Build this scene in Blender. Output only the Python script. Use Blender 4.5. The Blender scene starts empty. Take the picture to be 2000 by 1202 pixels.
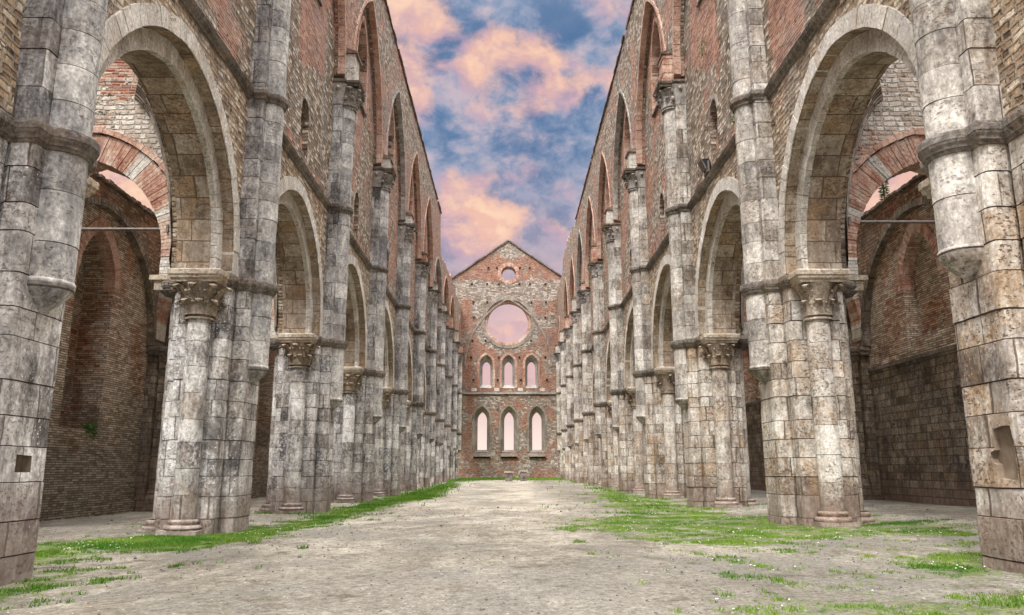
import bpy, bmesh, math, random
import numpy as np
from mathutils import Vector, noise, geometry
R = math.radians
PI = math.pi
rnd = random.Random(7)
sc = bpy.context.scene
COL = sc.collection

# ------------------------------------------------------------------ camera, sky, sun, exposure
cam = bpy.data.cameras.new('camera')
camo = bpy.data.objects.new('camera', cam)
COL.objects.link(camo)
camo.location = (0, 0, .9)
camo.rotation_euler = (PI/2 + .2048, 0, -.0036)
cam.sensor_width = 36
cam.lens = 27.52
cam.clip_end = 6000
cam.clip_start = .05
sc.camera = camo
sc.view_settings.view_transform = 'Standard'
sc.view_settings.look = 'None'
sc.view_settings.exposure = .2
sc.view_settings.gamma = 1
SUN_EL, SUN_AZ = 52, 200      # degrees; azimuth clockwise from +Y (the nave's far end)

sun = bpy.data.lights.new('sun', 'SUN')
sun.energy = 2.6
sun.angle = R(12)
sun.color = (1, .95, .88)
suno = bpy.data.objects.new('sun', sun)
COL.objects.link(suno)
suno.rotation_euler = (R(90 - SUN_EL), 0, R(-SUN_AZ) + PI)
suno.location = (0, -30, 60)


class NT:
    """small helper to write node trees as expressions"""
    def __init__(s, tree):
        s.t = tree; s.n = tree.nodes; s.l = tree.links

    def put(s, sock, v):
        if hasattr(v, 'is_output'):
            s.l.new(v, sock)
        else:
            if sock.type in ('RGBA',) and len(v) == 3:
                v = (*v, 1)
            sock.default_value = v

    def m(s, op, a, b=None, c=None, clamp=False):
        n = s.n.new('ShaderNodeMath'); n.operation = op; n.use_clamp = clamp
        s.put(n.inputs[0], a)
        if b is not None: s.put(n.inputs[1], b)
        if c is not None: s.put(n.inputs[2], c)
        return n.outputs[0]

    def vm(s, op, a, b=None, out=0):
        n = s.n.new('ShaderNodeVectorMath'); n.operation = op
        s.put(n.inputs[0], a)
        if b is not None:
            s.put(n.inputs[3 if op == 'SCALE' else 1], b)
        return n.outputs[out]

    def xyz(s, v):
        n = s.n.new('ShaderNodeSeparateXYZ'); s.put(n.inputs[0], v); return n.outputs

    def comb(s, x, y, z):
        n = s.n.new('ShaderNodeCombineXYZ')
        for i, v in enumerate((x, y, z)): s.put(n.inputs[i], v)
        return n.outputs[0]

    def noise(s, vec, scale, detail=3, rough=.55, out=0, dist=0):
        n = s.n.new('ShaderNodeTexNoise'); s.put(n.inputs['Vector'], vec)
        n.inputs['Scale'].default_value = scale; n.inputs['Detail'].default_value = detail
        n.inputs['Roughness'].default_value = rough; n.inputs['Distortion'].default_value = dist
        return n.outputs[out]

    def vor(s, vec, scale, feat='F1', out='Distance', rand=1):
        n = s.n.new('ShaderNodeTexVoronoi'); n.feature = feat; s.put(n.inputs['Vector'], vec)
        n.inputs['Scale'].default_value = scale
        n.inputs['Randomness'].default_value = rand
        return n.outputs[out]

    def white(s, vec, out='Value'):
        n = s.n.new('ShaderNodeTexWhiteNoise'); s.put(n.inputs['Vector'], vec); return n.outputs[out]

    def step(s, v, a, b):
        n = s.n.new('ShaderNodeMapRange'); n.interpolation_type = 'SMOOTHSTEP'
        s.put(n.inputs[0], v); s.put(n.inputs[1], a); s.put(n.inputs[2], b)
        n.inputs[3].default_value = 0; n.inputs[4].default_value = 1
        return n.outputs[0]

    def mix(s, f, a, b, mode='MIX'):
        n = s.n.new('ShaderNodeMix'); n.data_type = 'RGBA'; n.blend_type = mode; n.clamp_factor = True
        s.put(n.inputs[0], f); s.put(n.inputs[6], a); s.put(n.inputs[7], b)
        return n.outputs[2]

    def ramp(s, f, stops):
        n = s.n.new('ShaderNodeValToRGB'); s.put(n.inputs[0], f)
        e = n.color_ramp.elements
        while len(e) > 1: e.remove(e[-1])
        e[0].position = stops[0][0]; e[0].color = (*stops[0][1], 1)
        for p, c in stops[1:]:
            k = e.new(p); k.color = (*c, 1)
        return n.outputs[0]

    def attr(s, name, out=2):
        n = s.n.new('ShaderNodeAttribute'); n.attribute_name = name; return n.outputs[out]

    def pos(s):
        return s.n.new('ShaderNodeNewGeometry').outputs['Position']

    def uv(s):
        return s.n.new('ShaderNodeTexCoord').outputs['UV']


def srgb(r, g, b):
    f = lambda c: (c/255/12.92) if c/255 <= .04045 else ((c/255+.055)/1.055)**2.4
    return (f(r), f(g), f(b))


def make_world():
    w = bpy.data.worlds.new('World'); sc.world = w; w.use_nodes = True
    t = w.node_tree; t.nodes.clear(); q = NT(t)
    tc = t.nodes.new('ShaderNodeTexCoord').outputs['Generated']
    d = q.vm('NORMALIZE', tc)
    x, y, z = q.xyz(d)[:3]
    sky = t.nodes.new('ShaderNodeTexSky'); sky.sky_type = 'NISHITA'; sky.sun_disc = False
    sky.sun_elevation = R(SUN_EL); sky.sun_rotation = R(SUN_AZ)
    sky.air_density = 1.2; sky.dust_density = 1.5
    nish = q.vm('SCALE', sky.outputs[0], .1)
    # the cloud deck: big soft banks where they stand, broken up by noise
    dv = q.vm('MULTIPLY', d, (1, 1, 1.35))
    n1 = q.noise(dv, 4.2, 8, .58, dist=.25)
    n2 = q.noise(q.vm('ADD', dv, (3.1, 1.7, .4)), 10, 7, .62)
    n3 = q.noise(q.vm('ADD', dv, (7.1, 2.7, 4.4)), 3.0, 4, .5)
    warp = q.vm('ADD', d, q.vm('SCALE', q.vm('SUBTRACT', q.noise(dv, 7, 6, .6, out=1), (.5, .5, .5)), .045))
    def lobes(L):
        acc = None
        for (X, Z, r, k) in L:       # direction given as slopes from straight ahead, angular radius
            c = Vector((X, 1, Z)).normalized()
            dist = q.vm('DISTANCE', warp, tuple(c), out=1)
            g = q.m('MULTIPLY', q.m('EXPONENT', q.m('MULTIPLY', q.m('POWER', q.m('DIVIDE', dist, r), 2.0), -1.0)), k)
            acc = g if acc is None else q.m('ADD', acc, g)
        return acc
    bank = lobes([(-0.162, 0.606, 0.0549, 0.9), (-0.098, 0.63, 0.0397, 1.0), (-0.139, 0.543, 0.0373, 0.85), (-0.124, 0.504, 0.0251, 0.5), (-0.025, 0.582, 0.0248, 0.7), (0.011, 0.59, 0.0279, 0.9), (-0.011, 0.535, 0.0345, 0.95), (-0.046, 0.559, 0.0218, 0.7), (0.047, 0.567, 0.0249, 0.7), (0.097, 0.583, 0.0309, 0.7), (0.068, 0.567, 0.0311, 0.8), (0.11, 0.528, 0.0313, 0.85), (0.139, 0.544, 0.0249, 0.5), (0.039, 0.505, 0.0215, 0.85), (0.018, 0.486, 0.0165, 0.6), (-0.096, 0.555, 0.0062, 0.7), (0.134, 0.63, 0.0365, 0.45), (-0.032, 0.497, 0.0253, 0.35), (-0.045, 0.452, 0.0383, 0.25), (-0.065, 0.378, 0.0322, 0.7), (-0.086, 0.349, 0.0323, 0.7), (-0.044, 0.349, 0.0356, 0.6), (-0.071, 0.313, 0.039, 0.7), (0.004, 0.334, 0.039, 0.6), (0.045, 0.342, 0.0324, 0.55), (-0.024, 0.299, 0.0391, 0.6), (0.072, 0.32, 0.026, 0.4), (0.011, 0.392, 0.0451, 0.25), (-0.521, 0.384, 0.06, 3.0), (0.531, 0.393, 0.06, 3.0), (0.01, 0.178, 0.0163, 0.6), (-0.013, 0.171, 0.0118, 0.5), (-0.003, 0.043, 0.0387, 0.6), (-0.311, 0.574, 0.0599, 0.6), (0.362, 0.575, 0.0594, 0.6), (-.6, .1, .3, .5), (.6, .1, .3, .5), (.3, .8, .2, .8), (-.4, .8, .2, .8)])
    gaps = lobes([(-0.09, 0.574, 0.0248, 0.8), (-0.107, 0.551, 0.0187, 0.8), (-0.047, 0.618, 0.0276, 0.9), (0.069, 0.63, 0.0306, 1.0), (0.058, 0.606, 0.0185, 0.7), (0.097, 0.614, 0.0184, 0.6), (0.004, 0.448, 0.0447, 0.7), (0.038, 0.422, 0.0385, 0.5), (-0.067, 0.474, 0.0317, 0.45), (0.082, 0.547, 0.0087, 0.7), (0.124, 0.52, 0.0088, 0.5), (0.147, 0.591, 0.0246, 0.6), (0.12, 0.497, 0.0252, 0.5), (-0.094, 0.429, 0.0319, 0.4), (0.067, 0.452, 0.0255, 0.5), (0.043, 0.536, 0.0075, 0.6)])
    dw = q.vm('ADD', dv, q.vm('SCALE', q.vm('SUBTRACT', q.noise(dv, 16, 3, .5, out=1), (.5, .5, .5)), .035))
    fa = q.noise(dw, 13.5, 9, .56)
    fb = q.noise(q.vm('ADD', dw, (-.011, 0, -.010)), 13.5, 5, .56)
    fz = q.noise(q.vm('ADD', dw, (2, 5, 1)), 30, 8, .6)
    sb = q.m('SUBTRACT', 1.0, q.m('EXPONENT', q.m('MULTIPLY', bank, -.8)))
    dens = q.m('ADD', q.m('SUBTRACT', q.m('MULTIPLY', sb, .92), q.m('MULTIPLY', gaps, .30)), q.m('MULTIPLY', q.m('SUBTRACT', fa, .5), 2.7))
    dens = q.m('ADD', dens, q.m('MULTIPLY', q.m('SUBTRACT', fz, .5), .7))
    puff = q.step(dens, .12, .72)
    core = q.step(dens, .35, 1.15)
    relief = q.step(q.m('ADD', q.m('MULTIPLY', q.m('SUBTRACT', fb, fa), 5.0), .5), .15, .85)
    thin = q.m('ADD', q.m('MULTIPLY', q.m('SUBTRACT', n2, .5), 1.6), q.m('MULTIPLY', q.m('SUBTRACT', fz, .5), 1.5))
    hole = q.step(q.m('SUBTRACT', q.m('MULTIPLY', gaps, .75), thin), .05, .95)
    base = q.ramp(q.m('ADD', thin, .5), [(.2, srgb(104, 130, 164)), (.5, srgb(140, 152, 178)), (.85, srgb(192, 176, 186))])
    low = q.m('SUBTRACT', 1.0, q.step(z, .10, .42))
    base = q.mix(q.m('MULTIPLY', low, .9), base, srgb(226, 182, 176))
    col = q.mix(q.m('MULTIPLY', hole, .8), base, srgb(72, 106, 148))
    cl = q.mix(relief, srgb(190, 158, 176), srgb(240, 186, 164))
    cl = q.mix(q.m('MULTIPLY', core, .85), cl, q.mix(relief, srgb(246, 190, 160), srgb(255, 216, 178)))
    col = q.mix(q.m('MULTIPLY', puff, .92), col, cl)
    col = q.mix(q.m('SUBTRACT', 1.0, q.step(z, .015, .11)), col, srgb(252, 228, 218))
    # unseen sky overhead, beside and behind raised far brighter, added to fill the nave
    up = q.step(z, .50, .88)
    back = q.m('MULTIPLY', q.step(q.m('MULTIPLY', y, -1.0), -.25, .45), q.step(z, .02, .3))
    side = q.m('MULTIPLY', q.step(q.m('ABSOLUTE', x), .62, .85), q.step(z, .02, .3))
    lit = q.m('MAXIMUM', q.m('MAXIMUM', up, back), side)
    bright = q.mix(q.step(z, .60, .97), (1.2, 1.2, 1.25), q.mix(q.step(n1, .35, .7), (8.6, 8.4, 8.4), (11.0, 10.4, 9.9)))
    col = q.mix(lit, col, bright)
    col = q.mix(.08, col, nish)
    bg = t.nodes.new('ShaderNodeBackground'); q.put(bg.inputs[0], col); bg.inputs[1].default_value = 1
    o = t.nodes.new('ShaderNodeOutputWorld'); t.links.new(bg.outputs[0], o.inputs[0])
make_world()

# ------------------------------------------------------------------ materials
def mat(name):
    m = bpy.data.materials.new(name); m.use_nodes = True
    t = m.node_tree; t.nodes.clear(); q = NT(t)
    bs = t.nodes.new('ShaderNodeBsdfPrincipled'); o = t.nodes.new('ShaderNodeOutputMaterial')
    t.links.new(bs.outputs[0], o.inputs[0])
    bs.inputs['Roughness'].default_value = .9
    bs.inputs['Specular IOR Level'].default_value = .25
    return m, q, bs


def finish(q, bs, col, h, dist=.02, strength=.8):
    q.put(bs.inputs['Base Color'], col)
    b = q.n.new('ShaderNodeBump'); b.inputs['Strength'].default_value = strength
    b.inputs['Distance'].default_value = dist
    q.put(b.inputs['Height'], h); q.l.new(b.outputs[0], bs.inputs['Normal'])


def cells(q, w, h, wob=.012, joint=.012, offset=True):
    """block pattern on UV metres -> (random vector, joint mask 0..1)"""
    uv = q.uv(); p = q.pos()
    wv = q.vm('SCALE', q.vm('SUBTRACT', q.noise(p, 3.5, 3, .6, out=1), (.5, .5, .5)), wob*2)
    u, v, _ = q.xyz(q.vm('ADD', uv, wv))[:3]
    blk = q.attr('blk', 0); bx = q.xyz(blk)[0]
    vv = q.m('DIVIDE', v, h); r = q.m('FLOOR', vv); fv = q.m('FRACT', vv)
    rr = q.white(q.comb(r, bx, .37))
    uu = q.m('ADD', q.m('DIVIDE', u, w), q.m('MULTIPLY', rr, 7.3 if offset else 0))
    uu = q.m('ADD', uu, q.m('MULTIPLY', q.m('SINE', q.m('MULTIPLY', uu, 2.3)), .22))
    c = q.m('FLOOR', uu); fu = q.m('FRACT', uu)
    rv = q.white(q.comb(c, r, q.m('MULTIPLY', bx, 91.7)), 'Color')
    eu = q.m('MULTIPLY', q.m('MINIMUM', fu, q.m('SUBTRACT', 1.0, fu)), w)
    ev = q.m('MULTIPLY', q.m('MINIMUM', fv, q.m('SUBTRACT', 1.0, fv)), h)
    e = q.m('MINIMUM', eu, ev)
    jn = q.m('SUBTRACT', 1.0, q.step(e, joint*.35, joint))
    return rv, jn, p


def stone(name, tones, w=.62, h=.37, joint=.011, pit=.5, pitcol=(.16, .09, .045), lichen=.25, dark=.35,
          ochre=.3, jointcol=(.09, .06, .04), redbase=True, single=False, bump=.02, grey=0.0, jamt=.85):
    m, q, bs = mat(name)
    if single:
        p = q.pos(); rv = q.attr('blk', 0); jn = 0.0
        rv = q.white(q.vm('SCALE', rv, 77.7), 'Color')
    else:
        rv, jn, p = cells(q, w, h, joint=joint)
    rx, ry, rz = q.xyz(rv)[:3]
    big = q.noise(p, .9, 4, .6)
    med = q.noise(q.vm('MULTIPLY', p, (1, 1, .55)), 5, 6, .68)
    hi = q.noise(q.vm('MULTIPLY', p, (1, 1, .7)), 13, 6, .74)
    stre = q.noise(q.vm('MULTIPLY', p, (5, 5, .45)), 1.6, 5, .7)
    f = q.m('ADD', q.m('ADD', q.m('MULTIPLY', rx, .19), q.m('MULTIPLY', stre, .40)), q.m('MULTIPLY', q.m('ADD', med, hi), .50))
    f = q.m('ADD', f, q.m('MULTIPLY', q.m('SUBTRACT', big, .5), .6))
    f = q.m('SUBTRACT', f, .27)
    f = q.m('ADD', q.m('MULTIPLY', q.m('SUBTRACT', f, .5), 2.2), .49)
    n = len(tones)
    col = q.ramp(f, [(.12 + .78*i/(n-1), t) for i, t in enumerate(tones)])
    # ochre stains running through some blocks
    oc = q.m('MULTIPLY', q.step(q.m('ADD', q.m('MULTIPLY', ry, .25), q.noise(q.vm('MULTIPLY', p, (1, 1, .8)), 2.2, 5, .65)), .6, .82), ochre)
    col = q.mix(oc, col, (.40, .255, .13))
    # black weathering crust in streaks
    st = q.noise(q.vm('MULTIPLY', p, (1, 1, .28)), 1.7, 6, .66)
    dk = q.m('MULTIPLY', q.step(q.m('ADD', st, q.m('MULTIPLY', q.m('SUBTRACT', rz, .5), .12)), .5, .66), dark)
    fine = q.noise(p, 26, 4, .7)
    dk = q.m('MULTIPLY', dk, q.step(q.m('ADD', q.m('MULTIPLY', fine, .6), q.m('MULTIPLY', hi, .4)), .36, .56))
    col = q.mix(dk, col, (.075, .07, .072))
    # pale lichen spots
    if lichen > 0:
        v = q.vor(p, 19)
        sp = q.m('MULTIPLY', q.m('SUBTRACT', 1.0, q.step(v, .10, .26)), q.step(q.noise(p, 1.3, 4, .6), .44, .58))
        v2 = q.m('MULTIPLY', q.step(q.noise(p, 14, 6, .8), .50, .56), q.step(q.noise(q.vm('ADD', p, (9, 3, 1)), .8, 3, .6), .44, .58))
        li = q.m('MULTIPLY', q.m('MAXIMUM', sp, q.m('MULTIPLY', v2, .8)), lichen)
        col = q.mix(li, col, (.72, .72, .74))
    # travertine pits
    pv = q.vm('MULTIPLY', p, (1, 1, 1.9))
    pn = q.noise(pv, 18, 5, .68)
    zone = q.step(q.m('ADD', q.noise(p, 2.1, 3, .6), q.m('MULTIPLY', q.m('SUBTRACT', ry, .5), .22)), .40, .66)
    pm = q.m('SUBTRACT', 1.0, q.step(q.m('SUBTRACT', pn, q.m('MULTIPLY', zone, .10)), .31, .355))
    col = q.mix(q.m('MULTIPLY', pm, pit), col, pitcol)
    # fine grain
    gr = q.m('MAXIMUM', .2, q.m('ADD', -.27, q.m('MULTIPLY', q.m('ADD', fine, q.m('MULTIPLY', hi, .35)), 1.88)))
    col = q.vm('MULTIPLY', col, q.comb(gr, gr, gr))
    if redbase:
        z = q.xyz(p)[2]
        rb = q.m('SUBTRACT', 1.0, q.step(q.m('ADD', q.m('SUBTRACT', z, .12), q.m('MULTIPLY', q.m('SUBTRACT', q.noise(p, 1.9, 4, .6), .5), 1.7)), .0, .85))
        col = q.mix(q.m('MULTIPLY', rb, .68), col, q.mix(hi, (.12, .075, .055), (.32, .235, .195)))
    if not single:
        col = q.mix(q.m('MULTIPLY', jn, jamt), col, jointcol)
    hgt = q.m('ADD', q.m('MULTIPLY', med, .5), q.m('MULTIPLY', fine, .28))
    hgt = q.m('SUBTRACT', hgt, q.m('MULTIPLY', pm, .9))
    hgt = q.m('ADD', hgt, q.m('MULTIPLY', rx, .12))
    if not single:
        hgt = q.m('SUBTRACT', hgt, q.m('MULTIPLY', jn, 1.0))
    finish(q, bs, col, hgt, bump, .9)
    return m


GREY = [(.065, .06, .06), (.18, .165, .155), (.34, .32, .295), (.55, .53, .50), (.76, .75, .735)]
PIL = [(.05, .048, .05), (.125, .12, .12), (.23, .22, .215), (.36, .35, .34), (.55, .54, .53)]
WARM = [(.12, .09, .07), (.27, .225, .18), (.44, .39, .335), (.60, .555, .49), (.74, .71, .66)]
M = {}
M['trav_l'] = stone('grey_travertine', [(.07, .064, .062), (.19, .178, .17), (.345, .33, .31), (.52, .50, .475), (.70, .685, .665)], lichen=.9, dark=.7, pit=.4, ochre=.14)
M['trav_r'] = stone('warm_travertine', WARM, lichen=.45, dark=.45, pit=.9, ochre=.6, joint=.013, jointcol=(.09, .05, .03))
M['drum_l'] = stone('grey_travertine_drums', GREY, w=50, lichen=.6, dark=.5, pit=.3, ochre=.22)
M['drum_r'] = stone('warm_travertine_drums', WARM, w=50, lichen=.45, dark=.4, pit=.7, ochre=.4)
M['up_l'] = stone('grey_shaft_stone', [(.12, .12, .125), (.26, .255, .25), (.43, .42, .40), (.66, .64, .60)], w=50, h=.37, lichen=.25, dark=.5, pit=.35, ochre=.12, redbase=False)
M['up_r'] = stone('pale_shaft_stone', [(.15, .135, .12), (.31, .285, .255), (.48, .45, .41), (.70, .67, .62)], w=50, h=.37, lichen=.3, dark=.4, pit=.55, ochre=.2, redbase=False)
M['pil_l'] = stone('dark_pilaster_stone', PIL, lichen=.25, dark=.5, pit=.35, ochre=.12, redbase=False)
M['pil_r'] = stone('warm_pilaster_stone', [(.09, .075, .06), (.20, .175, .15), (.34, .31, .275), (.50, .47, .43), (.66, .64, .60)], lichen=.25, dark=.45, pit=.6, ochre=.25, redbase=False)
M['cornice'] = stone('weathered_moulding', [(.05, .042, .036), (.12, .105, .09), (.24, .21, .18)], single=True, lichen=.2, dark=.7, pit=.4, ochre=.15, redbase=False)
M['abacus'] = stone('pale_abacus', [(.30, .25, .20), (.44, .39, .32), (.56, .50, .43)], single=True, lichen=0, dark=.15, pit=.35, ochre=.4, redbase=False)
M['carved'] = stone('carved_capital_stone', [(.15, .115, .085), (.34, .28, .22), (.54, .47, .40)], single=True, lichen=0, dark=.4, pit=.6, ochre=.3, redbase=False)
M['carved_up'] = stone('carved_grey_stone', [(.16, .155, .15), (.32, .30, .28), (.46, .44, .41)], single=True, lichen=.2, dark=.5, pit=.5, ochre=.1, redbase=False)
M['farring'] = stone('weathered_frame_stone', [(.12, .10, .085), (.24, .21, .18), (.36, .32, .28)], single=True, lichen=.1, dark=.5, pit=.4, ochre=.2, redbase=False)
M['vous'] = stone('pale_voussoir', [(.38, .35, .31), (.54, .51, .46), (.70, .67, .62)], single=True, lichen=.15, dark=.25, pit=.45, ochre=.25, redbase=False)
M['soffit'] = stone('soffit_ashlar', [(.17, .125, .09), (.31, .25, .19), (.48, .42, .35)], w=.5, h=.36, lichen=0, dark=.4, pit=.55, ochre=.5, redbase=False, jointcol=(.15, .10, .065))
M['brickv'] = stone('brick_voussoir', [(.26, .10, .07), (.38, .20, .145), (.50, .33, .255), (.62, .50, .42)], single=True, lichen=.12, dark=.3, pit=.15, ochre=.1, redbase=False)
M['pinkv'] = stone('pale_brick_voussoir', [(.33, .17, .12), (.47, .29, .22), (.58, .42, .34)], single=True, lichen=.2, dark=.2, pit=.15, ochre=.1, redbase=False)
M['far'] = None


def brick(name, lo, hi, mort, w=.27, h=.075, joint=.013, greyness=.35, jamt=.9, damped=False):
    m, q, bs = mat(name)
    rv, jn, p = cells(q, w, h, wob=.006, joint=joint)
    rx, ry, rz = q.xyz(rv)[:3]
    med = q.noise(p, 4, 5, .65); fine = q.noise(p, 40, 3, .7)
    col = q.ramp(q.m('ADD', q.m('MULTIPLY', rx, .8), q.m('MULTIPLY', med, .25)), [(.1, lo), (.55, tuple((a+b)/2 for a, b in zip(lo, hi))), (.95, hi)])
    g = q.m('MULTIPLY', q.step(q.m('ADD', q.noise(q.vm('MULTIPLY', p, (1, 1, .7)), .75, 5, .62), q.m('MULTIPLY', rz, .1)), .62-.26*greyness, .76-.26*greyness), greyness)
    col = q.mix(g, col, q.mix(rx, (.33, .28, .22), (.72, .66, .56)))
    dk = q.m('MULTIPLY', q.step(q.noise(q.vm('MULTIPLY', p, (1, 1, .4)), 1.1, 6, .65), .53, .68), .55)
    col = q.mix(dk, col, (.07, .06, .055))
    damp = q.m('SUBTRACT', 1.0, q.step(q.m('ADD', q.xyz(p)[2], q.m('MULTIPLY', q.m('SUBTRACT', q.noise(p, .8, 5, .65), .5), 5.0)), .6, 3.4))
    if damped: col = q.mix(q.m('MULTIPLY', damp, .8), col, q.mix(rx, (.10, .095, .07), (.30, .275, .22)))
    col = q.mix(q.m('MULTIPLY', jn, jamt), col, mort)
    gr = q.m('MAXIMUM', .15, q.m('ADD', -.35, q.m('MULTIPLY', q.m('ADD', fine, q.noise(p, 9, 6, .8)), 1.4)))
    col = q.vm('MULTIPLY', col, q.comb(gr, gr, gr))
    hgt = q.m('ADD', q.m('SUBTRACT', q.m('MULTIPLY', med, .4), jn), q.m('ADD', q.m('MULTIPLY', rx, .5), q.m('MULTIPLY', fine, .3)))
    finish(q, bs, col, hgt, .015, .9)
    return m


M['brick'] = brick('old_red_brick', (.20, .065, .045), (.42, .21, .14), (.36, .31, .26), greyness=.55, w=.18, h=.05, joint=.010)
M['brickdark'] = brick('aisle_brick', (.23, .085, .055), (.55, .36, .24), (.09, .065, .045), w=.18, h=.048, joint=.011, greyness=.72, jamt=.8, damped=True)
M['brickred'] = brick('bright_red_brick', (.28, .07, .035), (.50, .22, .13), (.48, .42, .36), greyness=.25, w=.2, h=.055, joint=.012)
M['fan'] = brick('vault_web_bricks', (.13, .095, .07), (.66, .60, .52), (.045, .03, .02), w=.45, h=.085, joint=.02, greyness=.45)
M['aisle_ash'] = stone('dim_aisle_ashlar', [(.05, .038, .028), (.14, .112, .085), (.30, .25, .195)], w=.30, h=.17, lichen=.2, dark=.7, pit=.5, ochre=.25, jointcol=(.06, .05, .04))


def rubble(name, tones, brickmix=.5, mortar=(.30, .25, .19), scale=3.4, pits=True, brickattr=False):
    m, q, bs = mat(name)
    p = q.pos()
    c, jn, _ = cells(q, .95/scale, .50/scale, wob=.05, joint=.024)
    rx, ry, rz = q.xyz(c)[:3]
    med = q.noise(p, 6, 5, .68); fine = q.noise(p, 34, 4, .7)
    n = len(tones)
    col = q.ramp(q.m('ADD', q.m('MULTIPLY', rx, .6), q.m('MULTIPLY', med, 1.0)), [(.42+.72*i/(n-1), t) for i, t in enumerate(tones)])
    # brick courses showing through in patches
    rv, bj, _ = cells(q, .19, .056, wob=.012, joint=.012)
    bx, by, bz = q.xyz(rv)[:3]
    bc = q.ramp(bx, [(.05, (.20, .055, .03)), (.5, (.36, .135, .075)), (.95, (.50, .29, .19))])
    bc = q.mix(q.m('MULTIPLY', bj, .85), bc, (.42, .37, .32))
    pm = q.noise(q.vm('MULTIPLY', p, (1, 1, .8)), .62, 6, .66)
    pm = q.m('ADD', pm, q.m('MULTIPLY', q.m('SUBTRACT', by, .5), .06))
    if brickattr:
        pm = q.m('ADD', pm, q.m('MULTIPLY', q.attr('paint', 2), .5))
    pf = q.step(pm, .62-.14*brickmix, .69-.14*brickmix)
    col = q.mix(q.m('MULTIPLY', jn, .8), col, mortar)
    col = q.mix(q.m('MULTIPLY', q.step(med, .28, .40), -1.0) if False else 0.0, col, mortar)
    col = q.mix(pf, col, bc)
    # grey weathering
    gw = q.step(q.noise(q.vm('MULTIPLY', p, (1, 1, .35)), 1.2, 6, .66), .48, .66)
    col = q.mix(q.m('MULTIPLY', gw, .42), col, (.235, .225, .215))
    dk = q.step(q.noise(q.vm('ADD', q.vm('MULTIPLY', p, (1, 1, .5)), (4, 4, 4)), 2.4, 6, .7), .56, .70)
    col = q.mix(q.m('MULTIPLY', dk, .5), col, (.075, .065, .055))
    # holes
    hn = q.noise(q.vm('MULTIPLY', p, (1, 1, 1.4)), 8, 4, .65)
    hm = q.m('SUBTRACT', 1.0, q.step(hn, .33, .39))
    col = q.mix(q.m('MULTIPLY', hm, .85), col, (.05, .033, .02))
    gr = q.m('MAXIMUM', .15, q.m('ADD', -.42, q.m('MULTIPLY', q.m('ADD', fine, q.noise(p, 15, 6, .8)), 1.45)))
    col = q.vm('MULTIPLY', col, q.comb(gr, gr, gr))
    jj = q.mix(pf, q.comb(jn, jn, jn), q.comb(bj, bj, bj))
    hgt = q.m('SUBTRACT', q.m('ADD', q.m('MULTIPLY', med, .7), q.m('MULTIPLY', fine, .35)), q.m('MULTIPLY', q.xyz(jj)[0], .8))
    hgt = q.m('SUBTRACT', q.m('ADD', hgt, q.m('MULTIPLY', rx, .5)), q.m('MULTIPLY', hm, 1.2))
    finish(q, bs, col, hgt, .035, 1.0)
    return m


M['spandrel'] = rubble('brown_rubble', [(.07, .04, .025), (.25, .16, .095), (.43, .31, .20), (.62, .52, .40)], brickmix=.15, scale=5.8)
M['upper'] = rubble('mixed_rubble_and_brick', [(.06, .04, .027), (.19, .135, .092), (.35, .27, .195), (.60, .53, .44)], brickmix=1.1, scale=5.4, brickattr=True, mortar=(.22, .18, .14))
M['diaph'] = rubble('pale_rubble', [(.30, .25, .20), (.42, .37, .31), (.55, .50, .44), (.62, .59, .54)], brickmix=.7, scale=5.2, mortar=(.42, .36, .29))
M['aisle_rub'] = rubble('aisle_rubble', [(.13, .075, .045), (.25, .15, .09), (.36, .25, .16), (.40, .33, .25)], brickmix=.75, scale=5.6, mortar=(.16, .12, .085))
M['farwall'] = rubble('east_wall_brick_and_stone', [(.12, .09, .075), (.25, .20, .165), (.36, .31, .26), (.52, .47, .41)], brickmix=1.25, brickattr=True, scale=3.4, mortar=(.26, .20, .16))


def simple(name, cols, scale=6, rough=.9, metallic=0, bump=.01):
    m, q, bs = mat(name)
    p = q.pos(); n = q.noise(p, scale, 5, .65)
    col = q.ramp(n, [(.3 + .4*i/max(1, len(cols)-1), c) for i, c in enumerate(cols)])
    bs.inputs['Roughness'].default_value = rough; bs.inputs['Metallic'].default_value = metallic
    finish(q, bs, col, n, bump)
    return m


M['tile'] = stone('coping_tile', [(.06, .045, .035), (.12, .085, .065), (.20, .13, .095)], single=True, lichen=.3, dark=.3, pit=.2, ochre=.2, redbase=False)
M['iron'] = simple('dull_iron', [(.13, .11, .10), (.24, .21, .19)], 12, .6, .5)
M['plaster'] = simple('niche_plaster', [(.13, .095, .065), (.22, .17, .125), (.32, .26, .20)], 5)
M['lampblack'] = simple('lamp_housing', [(.015, .018, .02), (.03, .035, .04)], 9, .45)
M['bark'] = simple('bark', [(.06, .045, .035), (.12, .09, .07)], 9)


def leafmat(name, a, b, trans=.3):
    m, q, bs = mat(name)
    at = q.attr('blk', 0); n = q.xyz(at)[0]
    q.put(bs.inputs['Base Color'], q.mix(n, a, b)); bs.inputs['Roughness'].default_value = .6
    t = q.n.new('ShaderNodeBsdfTranslucent'); q.put(t.inputs[0], q.mix(n, a, b))
    mx = q.n.new('ShaderNodeMixShader'); mx.inputs[0].default_value = trans
    q.l.new(bs.outputs[0], mx.inputs[1]); q.l.new(t.outputs[0], mx.inputs[2])
    o = [k for k in q.n if k.type == 'OUTPUT_MATERIAL'][0]; q.l.new(mx.outputs[0], o.inputs[0])
    return m


M['leaf'] = leafmat('weed_leaf', (.045, .10, .02), (.10, .20, .03))
M['grass'] = leafmat('grass_blade', (.05, .17, .01), (.22, .34, .05), .35)
M['pine'] = leafmat('pine_needles', (.03, .07, .02), (.09, .15, .04), .2)
M['petal'] = simple('daisy_petal', [(.75, .75, .72), (.8, .8, .78)])


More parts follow.
